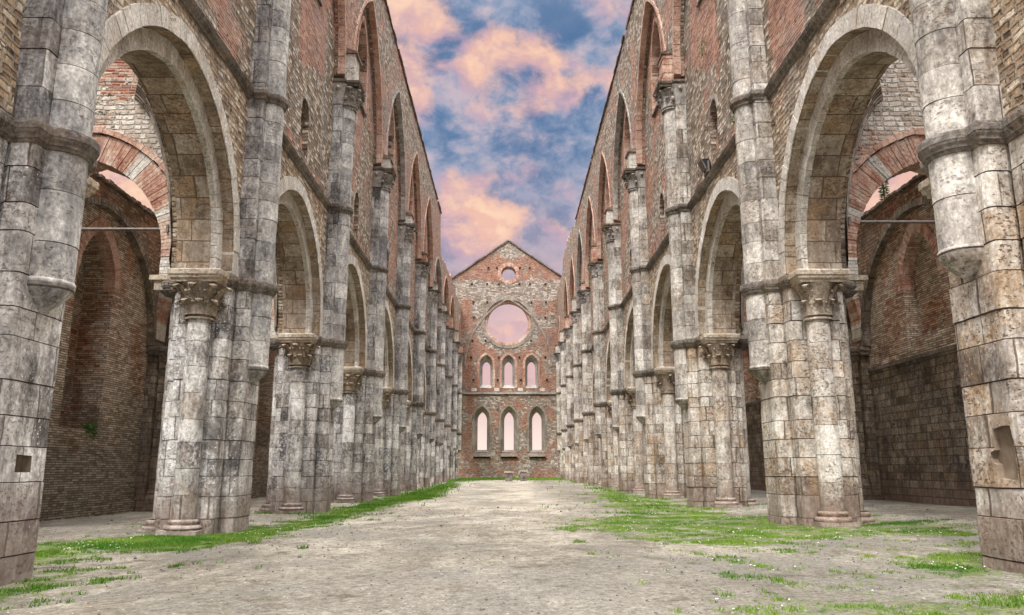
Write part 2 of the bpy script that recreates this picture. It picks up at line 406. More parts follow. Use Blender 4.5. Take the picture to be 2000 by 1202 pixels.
def ground_mat():
    m, q, bs = mat('gravel_and_earth')
    p = q.pos(); x, y, z = q.xyz(p)[:3]
    big = q.noise(q.vm('MULTIPLY', p, (1, .45, 1)), .55, 6, .62)
    med = q.noise(q.vm('ADD', q.vm('MULTIPLY', p, (1, .6, 1)), (5, 9, 0)), 2.6, 6, .68)
    fine = q.noise(p, 30, 6, .85); hi = q.noise(p, 11, 6, .8)
    col = q.ramp(q.m('ADD', q.m('MULTIPLY', q.m('SUBTRACT', hi, .5), .35), q.m('ADD', q.m('MULTIPLY', big, .6), q.m('MULTIPLY', med, .4))),
                 [(.36, (.15, .125, .10)), (.44, (.27, .245, .205)), (.52, (.40, .375, .33)), (.60, (.51, .485, .435)), (.7, (.62, .60, .56))])
    greyp = q.step(q.noise(q.vm('ADD', q.vm('MULTIPLY', p, (1, .7, 1)), (2, 1, 0)), .7, 5, .6), .47, .6)
    col = q.mix(q.m('MULTIPLY', greyp, .65), col, (.24, .235, .225))
    near = q.m('MULTIPLY', q.m('SUBTRACT', 1.0, q.step(q.m('ADD', y, q.m('MULTIPLY', q.m('SUBTRACT', med, .5), 6.0)), 7.0, 9.5)), q.step(q.m('ADD', x, q.m('MULTIPLY', q.m('SUBTRACT', med, .5), 3.0)), -3.4, -1.6))
    col = q.mix(q.m('MULTIPLY', near, .55), col, q.mix(hi, (.15, .145, .14), (.42, .41, .385)))
    bro = q.step(q.noise(q.vm('ADD', p, (12, 31, 0)), 1.5, 6, .7), .54, .68)
    col = q.mix(q.m('MULTIPLY', bro, .75), col, (.13, .095, .07))
    pc = q.vor(p, 42, out='Color'); pd = q.vor(p, 42)
    pr = q.xyz(pc)[0]
    pebble = q.m('MULTIPLY', q.step(pr, .55, .75), q.m('SUBTRACT', 1.0, q.step(pd, .25, .5)))
    col = q.mix(q.m('MULTIPLY', pebble, .75), col, q.ramp(q.xyz(pc)[1], [(0, (.10, .095, .09)), (.5, (.27, .25, .23)), (1, (.58, .56, .52))]))
    g = q.attr('grass', 2)
    gm = q.m('ADD', g, q.m('MULTIPLY', q.m('SUBTRACT', q.noise(p, 4, 7, .8), .5), 2.0))
    gm = q.step(gm, .38, .68)
    gc = q.ramp(q.noise(p, 3.2, 5, .7), [(.32, (.045, .11, .01)), (.46, (.11, .20, .025)), (.58, (.22, .28, .06)), (.7, (.33, .31, .15))])
    col = q.mix(q.m('MULTIPLY', gm, .85), col, gc)
    moss = q.m('MULTIPLY', q.step(q.m('ABSOLUTE', q.m('SUBTRACT', x, .4)), .6, 3.0), q.step(q.noise(q.vm('ADD', p, (3, 3, 3)), 7, 6, .78), .55, .66))
    moss = q.m('MULTIPLY', moss, q.step(q.noise(p, 1.1, 4, .6), .42, .6))
    col = q.mix(q.m('MULTIPLY', moss, .75), col, (.12, .15, .045))
    track = q.m('MULTIPLY', q.step(q.m('ADD', y, q.m('MULTIPLY', med, 6.0)), 11.0, 24.0), q.m('SUBTRACT', 1.0, q.step(q.m('ABSOLUTE', q.m('ADD', x, q.m('MULTIPLY', big, 1.6))), 1.6, 3.0)))
    tk = q.m('ADD', .62, q.m('MULTIPLY', track, .45))
    col = q.vm('MULTIPLY', q.vm('MULTIPLY', col, (1.03, 1.0, .92)), q.comb(tk, tk, tk))
    gr = q.m('MAXIMUM', .12, q.m('ADD', -1.15, q.m('MULTIPLY', q.m('ADD', fine, q.m('MULTIPLY', hi, .55)), 2.65)))
    col = q.vm('MULTIPLY', col, q.comb(gr, gr, gr))
    hgt = q.m('ADD', q.m('ADD', q.m('MULTIPLY', med, .6), q.m('MULTIPLY', fine, .5)), q.m('MULTIPLY', pebble, .6))
    finish(q, bs, col, hgt, .02, .9)
    return m
M['ground'] = ground_mat()

# ------------------------------------------------------------------ mesh helpers
class MB:
    def __init__(s):
        s.V = []; s.F = []; s.U = []; s.B = []; s.P = {}; s.sm = []

    def v(s, p):
        s.V.append(tuple(p)); return len(s.V)-1

    def face(s, idx, uv, b=0., smooth=False):
        s.F.append(tuple(idx)); s.U.append(uv); s.B.append(b); s.sm.append(smooth)

    def quad(s, a, b, c, d, uv=None, blk=0.):
        i = [s.v(p) for p in (a, b, c, d)]
        if uv is None:
            e = (Vector(b)-Vector(a)).length; f = (Vector(d)-Vector(a)).length
            uv = ((0, 0), (e, 0), (e, f), (0, f))
        s.face(i, uv, blk)

    def loft(s, rings, closed=True, vs=None, blks=None, u0=0, smooth=False, us=None):
        """rings: lists of points; u runs round the ring, v up the stack"""
        n = len(rings[0]); base = len(s.V)
        if us is None:
            us = [u0]; r = rings[0]
            for i in range(1, n+1):
                us.append(us[-1] + (Vector(r[i % n]) - Vector(r[i-1])).length)
        for r in rings:
            for p in r: s.V.append(tuple(p))
        for k in range(len(rings)-1):
            va = vs[k] if vs else rings[k][0][2]; vb = vs[k+1] if vs else rings[k+1][0][2]
            for i in range(n if closed else n-1):
                j = (i+1) % n
                s.face((base+k*n+i, base+k*n+j, base+(k+1)*n+j, base+(k+1)*n+i),
                       ((us[i], va), (us[i+1], va), (us[i+1], vb), (us[i], vb)), blks[k] if blks else 0., smooth and (smooth != 'drum' or k % 5 in (1, 2)))

    def cap(s, pts, z=None, blk=0.):
        pts = [Vector(p) for p in pts]
        tr = geometry.tessellate_polygon([pts])
        base = len(s.V)
        for p in pts: s.V.append(tuple(p))
        for t in tr:
            s.face([base+i for i in t], [(pts[i].y, pts[i].x) for i in t], blk)

    def box(s, lo, hi, blk=0., jit=0., rr=None):
        P = []
        for z in (lo[2], hi[2]):
            for x, y in ((lo[0], lo[1]), (hi[0], lo[1]), (hi[0], hi[1]), (lo[0], hi[1])):
                P.append(tuple(c + (rr.uniform(-jit, jit) if jit else 0) for c in (x, y, z)))
        s.hexa(P, blk)

    def hexa(s, P, blk=0., uvo=0.):
        for f in ((0, 3, 2, 1), (4, 5, 6, 7), (0, 1, 5, 4), (1, 2, 6, 5), (2, 3, 7, 6), (3, 0, 4, 7)):
            a, b, c, d = [P[i] for i in f]
            s.quad(a, b, c, d, None, blk)

    def sphere(s, c, r, n=8, m=5, blk=0., sq=(1, 1, 1)):
        base = len(s.V)
        for j in range(m+1):
            t = PI*j/m
            for i in range(n):
                a = 2*PI*i/n
                s.V.append((c[0]+r*sq[0]*math.sin(t)*math.cos(a), c[1]+r*sq[1]*math.sin(t)*math.sin(a), c[2]-r*sq[2]*math.cos(t)))
        for j in range(m):
            for i in range(n):
                k = (i+1) % n
                s.face((base+j*n+i, base+j*n+k, base+(j+1)*n+k, base+(j+1)*n+i), ((0, 0), (.1, 0), (.1, .1), (0, .1)), blk, True)

    def build(s, name, m, parent=None, sx=1, origin=(0, 0, 0), **props):
        me = bpy.data.meshes.new(name)
        V = np.array(s.V, dtype=np.float64).reshape(-1, 3)
        V[:, 0] *= sx
        V -= np.array(origin)
        F = s.F; U = s.U
        if sx < 0:
            F = [tuple(reversed(f)) for f in F]; U = [tuple(reversed(u)) for u in U]
        me.from_pydata([tuple(v) for v in V], [], F)
        uvl = me.uv_layers.new(name='UVMap')
        uvl.data.foreach_set('uv', np.array([c for u in U for p in u for c in p], dtype=np.float32))
        at = me.attributes.new('blk', 'FLOAT_COLOR', 'CORNER')
        arr = np.array([(b, (b*7.31) % 1, (b*3.77) % 1, 1) for f, b in zip(F, s.B) for _ in f], dtype=np.float32)
        at.data.foreach_set('color', arr.ravel())
        me.polygons.foreach_set('use_smooth', np.array(s.sm, dtype=bool))
        for nm, vals in s.P.items():
            a = me.attributes.new(nm, 'FLOAT', 'POINT')
            full = np.zeros(len(V), dtype=np.float32); full[:len(vals)] = vals
            a.data.foreach_set('value', full)
        for mm in (m if isinstance(m, (list, tuple)) else [m]):
            me.materials.append(mm)
        me.validate()
        o = bpy.data.objects.new(name, me); COL.objects.link(o)
        if parent is not None: o.parent = parent
        else: o.location = origin
        for k, v in props.items(): o[k] = v
        return o


def thing(name, label, cat, loc=(0, 0, 0), group=None):
    o = bpy.data.objects.new(name, None); COL.objects.link(o)
    o.location = loc; o.empty_display_size = .3
    o['label'] = label; o['category'] = cat
    if group: o['group'] = group
    return o


def offpoly(poly, d, closed=True):
    """offset a plan polygon (counter-clockwise positive outward) with mitres"""
    n = len(poly); out = []
    for i in range(n):
        p = Vector(poly[i])
        a = Vector(poly[i-1]) if (closed or i > 0) else None
        b = Vector(poly[(i+1) % n]) if (closed or i < n-1) else None
        na = nb = None
        if a is not None and (p-a).length > 1e-7:
            e = (p-a).normalized(); na = Vector((e.y, -e.x))
        if b is not None and (b-p).length > 1e-7:
            e = (b-p).normalized(); nb = Vector((e.y, -e.x))
        if na is None: na = nb
        if nb is None: nb = na
        m = na+nb
        if m.length < 1e-4: m = na.copy()
        m.normalize(); k = max(.35, m.dot(na))
        out.append(tuple(p + m*(d/k)))
    return out


def refine(poly, maxlen, closed=True, bev=.02, notch=0):
    """bevel convex corners a little and add points along the sides"""
    n = len(poly); pts = []
    for i in range(n):
        p = Vector(poly[i]); a = Vector(poly[i-1]); b = Vector(poly[(i+1) % n])
        if not closed and i in (0, n-1):
            pts.append(tuple(p)); continue
        e1 = (p-a); e2 = (b-p)
        cr = e1.x*e2.y - e1.y*e2.x
        if abs(cr) > .2*e1.length*e2.length and cr > 0 and bev:
            a_ = p - e1.normalized()*bev; b_ = p + e2.normalized()*bev
            pts.append(tuple(a_))
            if bev > .03: pts.append(tuple(((a_+b_)/2).lerp(p, .42)))
            pts.append(tuple(b_))
        elif abs(cr) > .2*e1.length*e2.length and cr < 0 and notch:
            u1 = e1.normalized(); u2 = e2.normalized()
            pts.append(tuple(p - u1*.028)); pts.append(tuple(p + (u1-u2)*notch)); pts.append(tuple(p + u2*.028))
        else: pts.append(tuple(p))
    out = []
    m = len(pts)
    for i in range(m if closed else m-1):
        a = Vector(pts[i]); b = Vector(pts[(i+1) % m]); L = (b-a).length
        k = max(1, int(math.ceil(L/maxlen)))
        for j in range(k): out.append(tuple(a.lerp(b, j/k)))
    if not closed: out.append(pts[-1])
    return out


def courses(z0, z1, h, rr, var=.14):
    n = max(1, round((z1-z0)/h)); zs = [z0+(z1-z0)*i/n for i in range(n+1)]
    for i in range(1, n): zs[i] += rr.uniform(-var, var)*h
    return zs


def coursed(mb, poly, z0, z1, h, rr, closed=True, jog=.006, groove=.008, gap=.006, wear=.012, smooth=False, fn=None, hmat=.37):
    """stack of courses: real joints, every course set a few millimetres off the next"""
    zs = courses(z0, z1, h, rr); rings = []; vs = []; blks = []
    ph = rr.uniform(0, 50)
    for k in range(len(zs)-1):
        a, b = zs[k], zs[k+1]; o = rr.uniform(-jog, jog); dx, dy = rr.uniform(-jog, jog)*.6, rr.uniform(-jog, jog)*.6
        bl = rr.random()
        for z, oo, vv in ((a, -groove, 0), (a+gap, o, .03), ((a+b)/2, o+.001, .5), (b-gap, o, .97), (b, -groove, 1)):
            pl = offpoly(poly, oo, closed)
            ring = []
            for (x, y) in pl:
                nz = noise.noise_vector(Vector((x*3.1+ph, y*3.1, z*2.7)))*wear + noise.noise_vector(Vector((x*11+ph, y*11, z*9)))*wear*.6
                if fn: dx2, dy2 = fn(x, y, z)
                else: dx2 = dy2 = 0
                ring.append((x+dx+nz.x+dx2, y+dy+nz.y+dy2, z))
            rings.append(ring); vs.append((k+vv)*hmat); blks.append(bl)
    u0 = rr.uniform(0, 20)
    if smooth:
        for i in range(0, len(rings), 5):
            mb.loft(rings[i:i+2], closed, vs[i:i+2], blks[i:i+2], u0=u0)
            mb.loft(rings[i+1:i+4], closed, vs[i+1:i+4], blks[i+1:i+4], u0=u0, smooth=True)
            mb.loft(rings[i+3:i+5], closed, vs[i+3:i+5], blks[i+3:i+5], u0=u0)
    else:
        mb.loft(rings, closed, vs, blks, u0=u0)
    return rings


def arc_pts(cx, cy, r, a0, a1, n):
    return [(cx + r*math.cos(R(a0+(a1-a0)*i/n)), cy + r*math.sin(R(a0+(a1-a0)*i/n))) for i in range(n+1)]


def lathe(mb, cx, cy, prof, a0, a1, n, rr, blk=0., smooth=True, wear=.004, closed=False):
    rings = []; ph = rr.uniform(0, 50)
    for (r, z) in prof:
        ring = []
        m = n if closed else n+1
        for i in range(m):
            a = R(a0+(a1-a0)*i/n)
            w = 1 + noise.noise(Vector((math.cos(a)*2+ph, math.sin(a)*2, z*4)))*wear/max(r, .05)
            ring.append((cx+r*w*math.cos(a), cy+r*w*math.sin(a), z))
        rings.append(ring)
    mb.loft(rings, closed, None, [blk]*len(rings), smooth=smooth)


def moulding(mb, path, prof, closed, rr, blk0=.3, capz=True):
    rings = [[(x, y, z) for x, y in offpoly(path, o, closed)] for o, z in prof]
    mb.loft(rings, closed, [z for o, z in prof], [blk0]*len(prof))
    if capz and closed:
        mb.cap(rings[-1]); mb.cap(rings[0])


def pointed(c, zs, hs, rise, n):
    """two-centred pointed arch from left springing to right springing"""
    Rr = (hs*hs+rise*rise)/(2*hs); am = math.acos(max(-1, min(1, (Rr-hs)/Rr)))
    L = [(c-hs+Rr - Rr*math.cos(am*i/n), zs + Rr*math.sin(am*i/n)) for i in range(n+1)]
    return L + [(2*c-x, z) for x, z in reversed(L[:-1])]


def inside(p, poly):
    x, y = p; c = False; n = len(poly); j = n-1
    for i in range(n):
        xi, yi = poly[i]; xj, yj = poly[j]
        if (yi > y) != (yj > y) and x < (xj-xi)*(y-yi)/(yj-yi)+xi: c = not c
        j = i
    return c


def panel(mb, outer, holes, d0, d1, fmap, grid=.5, rough=.02, rr=None, paint=None, back=True, blk=0.):
    """slab bounded by an outline with openings, thickness d0..d1 along the depth axis"""
    pts = []; edges = []
    for loop in [outer]+list(holes):
        b = len(pts); pts += [Vector(p) for p in loop]
        edges += [(b+i, b+(i+1) % len(loop)) for i in range(len(loop))]
    xs = [p[0] for p in outer]; ys = [p[1] for p in outer]
    if grid:
        nb = len(pts)
        x = min(xs)+grid/2
        while x < max(xs):
            y = min(ys)+grid/2
            while y < max(ys):
                p = (x+rr.uniform(-.2, .2)*grid, y+rr.uniform(-.2, .2)*grid)
                if inside(p, outer) and not any(inside(p, h) for h in holes): pts.append(Vector(p))
                y += grid
            x += grid
    r = geometry.delaunay_2d_cdt(pts, edges, [], 0, 1e-5)
    V2, T = r[0], r[2]
    edgeset = set()
    front = []; bk = []
    for p in V2:
        dz = noise.noise(Vector((p.x*1.1, p.y*1.1, d0*7)))*rough + noise.noise(Vector((p.x*3.7, p.y*3.7, d0*7)))*rough*.6
        front.append(mb.v(fmap(p.x, p.y, d0+dz*(1 if d1 > d0 else -1))))
        if paint: mb.P.setdefault('paint', []).extend([0.]*(len(mb.V)-1-len(mb.P.get('paint', [])))+[paint(p.x, p.y)])
    if back:
        for p in V2: bk.append(mb.v(fmap(p.x, p.y, d1)))
    for t in T:
        cx = sum(V2[i].x for i in t)/3; cy = sum(V2[i].y for i in t)/3
        if not inside((cx, cy), outer) or any(inside((cx, cy), h) for h in holes): continue
        uv = [(V2[i].x, V2[i].y) for i in t]
        mb.face([front[i] for i in t], uv, blk)
        if back: mb.face([bk[i] for i in reversed(t)], list(reversed(uv)), blk)
    # reveals
    for loop in [outer]+list(holes):
        acc = 0; n = len(loop)
        for i in range(n):
            a, b = loop[i], loop[(i+1) % n]; L = math.dist(a, b)
            da = noise.noise(Vector((a[0]*1.1, a[1]*1.1, d0*7)))*rough + noise.noise(Vector((a[0]*3.7, a[1]*3.7, d0*7)))*rough*.6
            db = noise.noise(Vector((b[0]*1.1, b[1]*1.1, d0*7)))*rough + noise.noise(Vector((b[0]*3.7, b[1]*3.7, d0*7)))*rough*.6
            sg = 1 if d1 > d0 else -1
            mb.quad(fmap(a[0], a[1], d0+da*sg), fmap(b[0], b[1], d0+db*sg), fmap(b[0], b[1], d1), fmap(a[0], a[1], d1),
                    ((0, acc), (0, acc+L), (abs(d1-d0), acc+L), (abs(d1-d0), acc)), blk)
            acc += L


def resample(pts, step):
    acc = [0]
    for a, b in zip(pts, pts[1:]): acc.append(acc[-1]+math.dist(a, b))
    n = max(2, round(acc[-1]/step)); out = []; j = 0
    for i in range(n+1):
        t = acc[-1]*i/n
        while j < len(acc)-2 and acc[j+1] < t: j += 1
        f = (t-acc[j])/max(1e-9, acc[j+1]-acc[j])
        out.append((pts[j][0]+(pts[j+1][0]-pts[j][0])*f, pts[j][1]+(pts[j+1][1]-pts[j][1])*f))
    return out


def normals2(pts, closed=False):
    out = []
    n = len(pts)
    for i in range(n):
        a = pts[(i-1) % n if closed else max(0, i-1)]; b = pts[(i+1) % n if closed else min(n-1, i+1)]
        e = Vector((b[0]-a[0], b[1]-a[1])).normalized(); out.append((-e.y, e.x))
    return out


def vring(mb, curve, t0, t1, d0, d1, fmap, step, rr, gap=.004, jr=.008, jd=.006, blkfn=None, closed=False, apex_flat=True):
    """ring of separate wedge stones following a curve, from t0 to t1 outward, depth d0..d1"""
    c = resample(curve, step); N = normals2(c, closed)
    if not closed and apex_flat:
        m = len(c)//2
        if len(c) % 2 == 1: N[m] = (0, 1)
    N = [(x, y) for x, y in N]
    for i in range(len(c)-1):
        a, b = c[i], c[i+1]; na, nb = N[i], N[i+1]
        e = Vector((b[0]-a[0], b[1]-a[1])); L = e.length; e.normalize()
        g = gap
        a = (a[0]+e.x*g, a[1]+e.y*g); b = (b[0]-e.x*g, b[1]-e.y*g)
        o = rr.uniform(-jr, jr); q = rr.uniform(-jr, jr)*1.5; dd = rr.uniform(-jd, jd)
        P = []
        for d in (d0+dd, d1):
            P += [fmap(a[0]+na[0]*(t0+o), a[1]+na[1]*(t0+o), d), fmap(b[0]+nb[0]*(t0+o), b[1]+nb[1]*(t0+o), d),
                  fmap(b[0]+nb[0]*(t1+q), b[1]+nb[1]*(t1+q), d), fmap(a[0]+na[0]*(t1+q), a[1]+na[1]*(t1+q), d)]
        mb.hexa(P, blkfn(i, len(c)-1) if blkfn else rr.random())


# ------------------------------------------------------------------ layout
S = 6.255; Y0 = 7.347; NP = 11
PY = [Y0+S*i for i in range(NP)]
ZI, ZB, ZC = 4.12, 7.70, 11.2        # impost, string course, vault capitals
AW, AB = 4.73, 5.75                  # nave wall faces
AF = 4.47                            # pilaster / vault wall plane
ZTOP = 17.3
YEND = {-1: 49.0, 1: 50.2}
YFAR = 76.15
side_name = {-1: 'left', 1: 'right'}


def gh(x, y):
    t = [(-60, -.1), (-9, -.09), (-4.5, -.10), (-2, -.02), (0, 0), (2.5, 0), (4.5, .02), (9, .19), (60, .25)]
    for (a, ha), (b, hb) in zip(t, t[1:]):
        if a <= x <= b or (b == 60 and x > 60) or (a == -60 and x < -60):
            f = min(1, max(0, (x-a)/(b-a))); f = f*f*(3-2*f); h = ha+(hb-ha)*f
            break
    k = 1 if y < 30 else max(0, 1-(y-30)/40)
    return h*k + .10*min(1, max(0, (y-30)/35))


# ------------------------------------------------------------------ ground, one sheet to the horizon
GL = [(-6.32, 10.79), (-5.71, 12.7), (-4.13, 13.81), (-4.41, 21.43), (-4.48, 32.86), (-4.05, 55.5), (-3.1, 46.45), (-2.48, 27.07), (-3.28, 24.11), (-3.3, 17.74), (-3.32, 14.86), (-3.65, 11.74), (-3.94, 10.56), (-5.1, 10.3), (-5.01, 9.49), (-5.12, 8.95), (-6.9, 9.4)]
GL2 = [(-4.5, 6.97), (-4.88, 8.47), (-4.32, 8.3), (-3.74, 7.44), (-3.79, 6.69), (-3.88, 6.31), (-4.8, 5.6)]
GR = [(4.56, 43.14), (5.03, 36.59), (4.75, 28.09), (4.85, 21.46), (4.58, 14.33), (6.4, 14.32), (6.77, 13.28), (6.9, 11.52), (6.07, 10.46), (4.86, 10.73), (3.83, 10.05), (3.2, 9.28), (2.52, 9.2), (2.0, 9.6), (1.59, 10.9), (.85, 13.3), (1.01, 15.07), (2.19, 16.79), (2.29, 21.79)]
GR2 = [(4.36, 8.36), (5.25, 8.97), (4.29, 7.21), (3.71, 6.57), (3.8, 7.6)]
GR3 = [(1.7, 6.01), (2.17, 5.95), (2.95, 5.89), (3.6, 6.0), (4.2, 5.67), (3.26, 5.1), (2.0, 5.15)]
GFAR = [(-4.7, 58), (-2, 64), (4.7, 64), (9, 58), (9, 76.1), (-9, 76.1), (-9, 58)]
GWIDE = [(1.2, 5.2), (1.6, 8.5), (3.8, 10.2), (6.5, 10.4), (6.5, 5.2)]
GRASS = [(GL, 1.05), (GL2, .8), (GWIDE, .3), (GR, .60), (GR2, 1.0), (GR3, .75), (GFAR, 1.0)]


def polymask(X, Y, poly, soft):
    """1 inside, falling to 0 outside over `soft` metres"""
    n = len(poly); ins = np.zeros(X.shape, bool); dist = np.full(X.shape, 1e9)
    j = n-1
    for i in range(n):
        xi, yi = poly[i]; xj, yj = poly[j]
        with np.errstate(divide='ignore', invalid='ignore'):
            cr = ((yi > Y) != (yj > Y)) & (X < (xj-xi)*(Y-yi)/((yj-yi) if yj != yi else 1e-9)+xi)
        ins ^= cr
        dx, dy = xj-xi, yj-yi; t = np.clip(((X-xi)*dx+(Y-yi)*dy)/(dx*dx+dy*dy+1e-12), 0, 1)
        dist = np.minimum(dist, np.hypot(X-xi-t*dx, Y-yi-t*dy)); j = i
    sd = np.where(ins, dist, -dist)
    return np.clip(.5+sd/(2*soft), 0, 1)


def grassmask(X, Y):
    g = np.zeros(X.shape)
    for poly, k in GRASS:
        g = np.maximum(g, k*polymask(X, Y, poly, .6 if poly is not GFAR else 1.0))
    for sgn in (-1, 1):      # a thin green margin at the feet of all piers
        for yk in PY[1:]:
            d = np.hypot((X-sgn*4.9)/1.1, (Y-yk)/1.2)
            g = np.maximum(g, np.clip(1.45-d, 0, .65))
    return g


def build_ground():
    xs = np.concatenate([[-3000, -900, -300, -100, -50, -30, -20, -15], np.arange(-12, 12.01, .16), [15, 20, 30, 50, 100, 300, 900, 3000]])
    ys = np.concatenate([[-3000, -300, -60, -20, -5, 0, 2, 3.2], np.arange(4, 20, .16), np.arange(20, 86, .5), [90, 100, 130, 200, 400, 1000, 3500]])
    X, Y = np.meshgrid(xs, ys)
    Z = np.zeros(X.shape)
    for i in range(X.shape[0]):
        for j in range(X.shape[1]):
            x, y = X[i, j], Y[i, j]
            Z[i, j] = gh(x, y)
            if abs(x) < 15 and -6 < y < 90:
                Z[i, j] += noise.noise(Vector((x*.6, y*.6, 0)))*.025 + noise.noise(Vector((x*2.4, y*2.4, 3)))*.012
    G = grassmask(X, Y)
    nx, ny = len(xs), len(ys)
    V = np.stack([X.ravel(), Y.ravel(), Z.ravel()], 1)
    F = [(j*nx+i, j*nx+i+1, (j+1)*nx+i+1, (j+1)*nx+i) for j in range(ny-1) for i in range(nx-1)]
    me = bpy.data.meshes.new('ground'); me.from_pydata(V.tolist(), [], F)
    a = me.attributes.new('grass', 'FLOAT', 'POINT'); a.data.foreach_set('value', G.ravel().astype(np.float32))
    me.polygons.foreach_set('use_smooth', np.ones(len(F), bool))
    me.materials.append(M['ground'])
    o = bpy.data.objects.new('ground', me); COL.objects.link(o); o['kind'] = 'structure'
build_ground()


# ------------------------------------------------------------------ compound piers
CORE = [(4.47, .42), (4.47, -.42), (4.71, -.42), (4.71, -.71), (5.57, -.71), (5.57, -.42), (5.78, -.42), (5.78, .42), (5.57, .42), (5.57, .71), (4.71, .71), (4.71, .42)]
CC = 5.14          # centre of the arcade columns
def half_circle_path(r, n=12):
    return [(AF - r*math.sin(PI*i/n), .0 + r*math.cos(PI*i/n)) for i in range(n+1)]
IMPOST = (half_circle_path(.25)[0:13] + [(AF, -.42), (4.71, -.42), (4.71, -.71), (4.84, -.71), (4.84, -1.08), (5.46, -1.08), (5.46, -.71),
          (5.57, -.71), (5.57, -.42), (5.78, -.42), (5.78, -.30)] +
          [(5.95, -.28), (6.06, -.18), (6.10, 0), (6.06, .18), (5.95, .28)] +
          [(5.78, .30), (5.78, .42), (5.57, .42), (5.57, .71), (5.46, .71), (5.46, 1.08), (4.84, 1.08), (4.84, .71), (4.71, .71), (4.71, .42), (AF, .42)])


def capital(mb, cx, cy, z0, z1, r0, top, angs, rr, tiers=2, size=1., worn=0.):
    H = z1-z0
    a0, a1 = angs
    full = a1-a0 >= 359
    prof = [(r0+.045, z0-.03), (r0+.055, z0-.005), (r0+.02, z0+.015)]
    for i in range(9):
        t = i/8; prof.append((r0+.01+(top-r0)*.75*t**2.2, z0+.03+(H-.03)*t))
    lathe(mb, cx, cy, prof, a0, a1, 20, rr, blk=.4)
    # slabs of the abacus block edge
    n = 8 if full else 5
    for tier in range(tiers):
        zt = z0 + H*(.52 if tier == 0 and tiers == 2 else .93)
        for i in range(n):
            if full: a = a0 + 360*(i+(.5 if tier == 0 else 0))/n
            else: a = a0 + (a1-a0)*(i+.5 if tier == 1 or tiers == 1 else i+.15)/n
            a = R(a); ca, sa = math.cos(a), math.sin(a)
            if rr.random() < worn: continue
            w0 = .12*size; K = 8
            pts = []
            for k in range(K+1):
                t = k/K
                z = z0+.04+(zt-z0-.04)*min(1, t*1.25)
                bell = r0+.02+(top-r0)*.75*((z-z0)/H)**2.2
                out = bell+.012+ (.13*size*max(0, t-.45)**1.6/.38)
                if t > .8: z -= (t-.8)*.28*size
                pts.append((out, z, w0*(1-.45*t)*(1 if t < .95 else .7)))
            rings = []
            for (o, z, w) in pts:
                px, py = cx+ca*o, cy+sa*o
                th = .022*size
                rings.append([(px-sa*w, py+ca*w, z), (px+ca*th*1.8, py+sa*th*1.8, z), (px+sa*w, py-ca*w, z), (px-ca*th, py-sa*th, z-.005)])
            mb.loft(rings, True, None, [.6]*len(rings))
            o, z, w = pts[-1]
            mb.sphere((cx+ca*(o-.015), cy+sa*(o-.015), z+.0*size), .042*size*rr.uniform(.8, 1.15), 8, 6, .7, (1, 1, .8))
            for sd in (-1, 1):
                o2, z2, w2 = pts[5]; mb.sphere((cx+ca*o2-sd*sa*w2*.9, cy+sa*o2+sd*ca*w2*.9, z2-.01), .03*size, 6, 5, .6)


def column_base(mb, cx, cy, z, r, rr):
    lathe(mb, cx, cy, [(r, z+.24), (r+.035, z+.235), (r+.05, z+.20), (r+.03, z+.17), (r+.025, z+.155), (r+.075, z+.15), (r+.105, z+.11), (r+.08, z+.065)], 0, 360, 20, rr, blk=.5, closed=True)
    mb.box((cx-.31, cy-.27, z-.45), (cx+.31, cy+.27, z+.075), .8, .012, rr)


ordinal = ['nearest', 'second', 'third', 'fourth', 'fifth', 'sixth', 'seventh', 'eighth', 'ninth', 'tenth', 'eleventh', 'twelfth', 'thirteenth']
pier_looks = {(-1, 0): 'dark grey stone compound pier with a square putlog hole, nearest the camera on the left',
              (1, 0): 'pale pitted stone compound pier with a ragged plastered niche, nearest the camera on the right',
              (-1, 1): 'grey pier crusted with white lichen under a crisp leafy capital, second of the left row',
              (1, 1): 'warm pitted stone pier under an eroded leaf capital, second of the right row'}


def topz(s, y):
    """height of the wall top of the side wall"""
    if y < YEND[s]: return ZTOP
    if s < 0:
        base = 14.6 + (y-49)*.085
    else:
        base = 17.2+ .9*min(1, (y-50)/6)
    return base + noise.noise(Vector((y*.9, s*5, 0)))*.45 + noise.noise(Vector((y*3.1, s*5, 1)))*.25


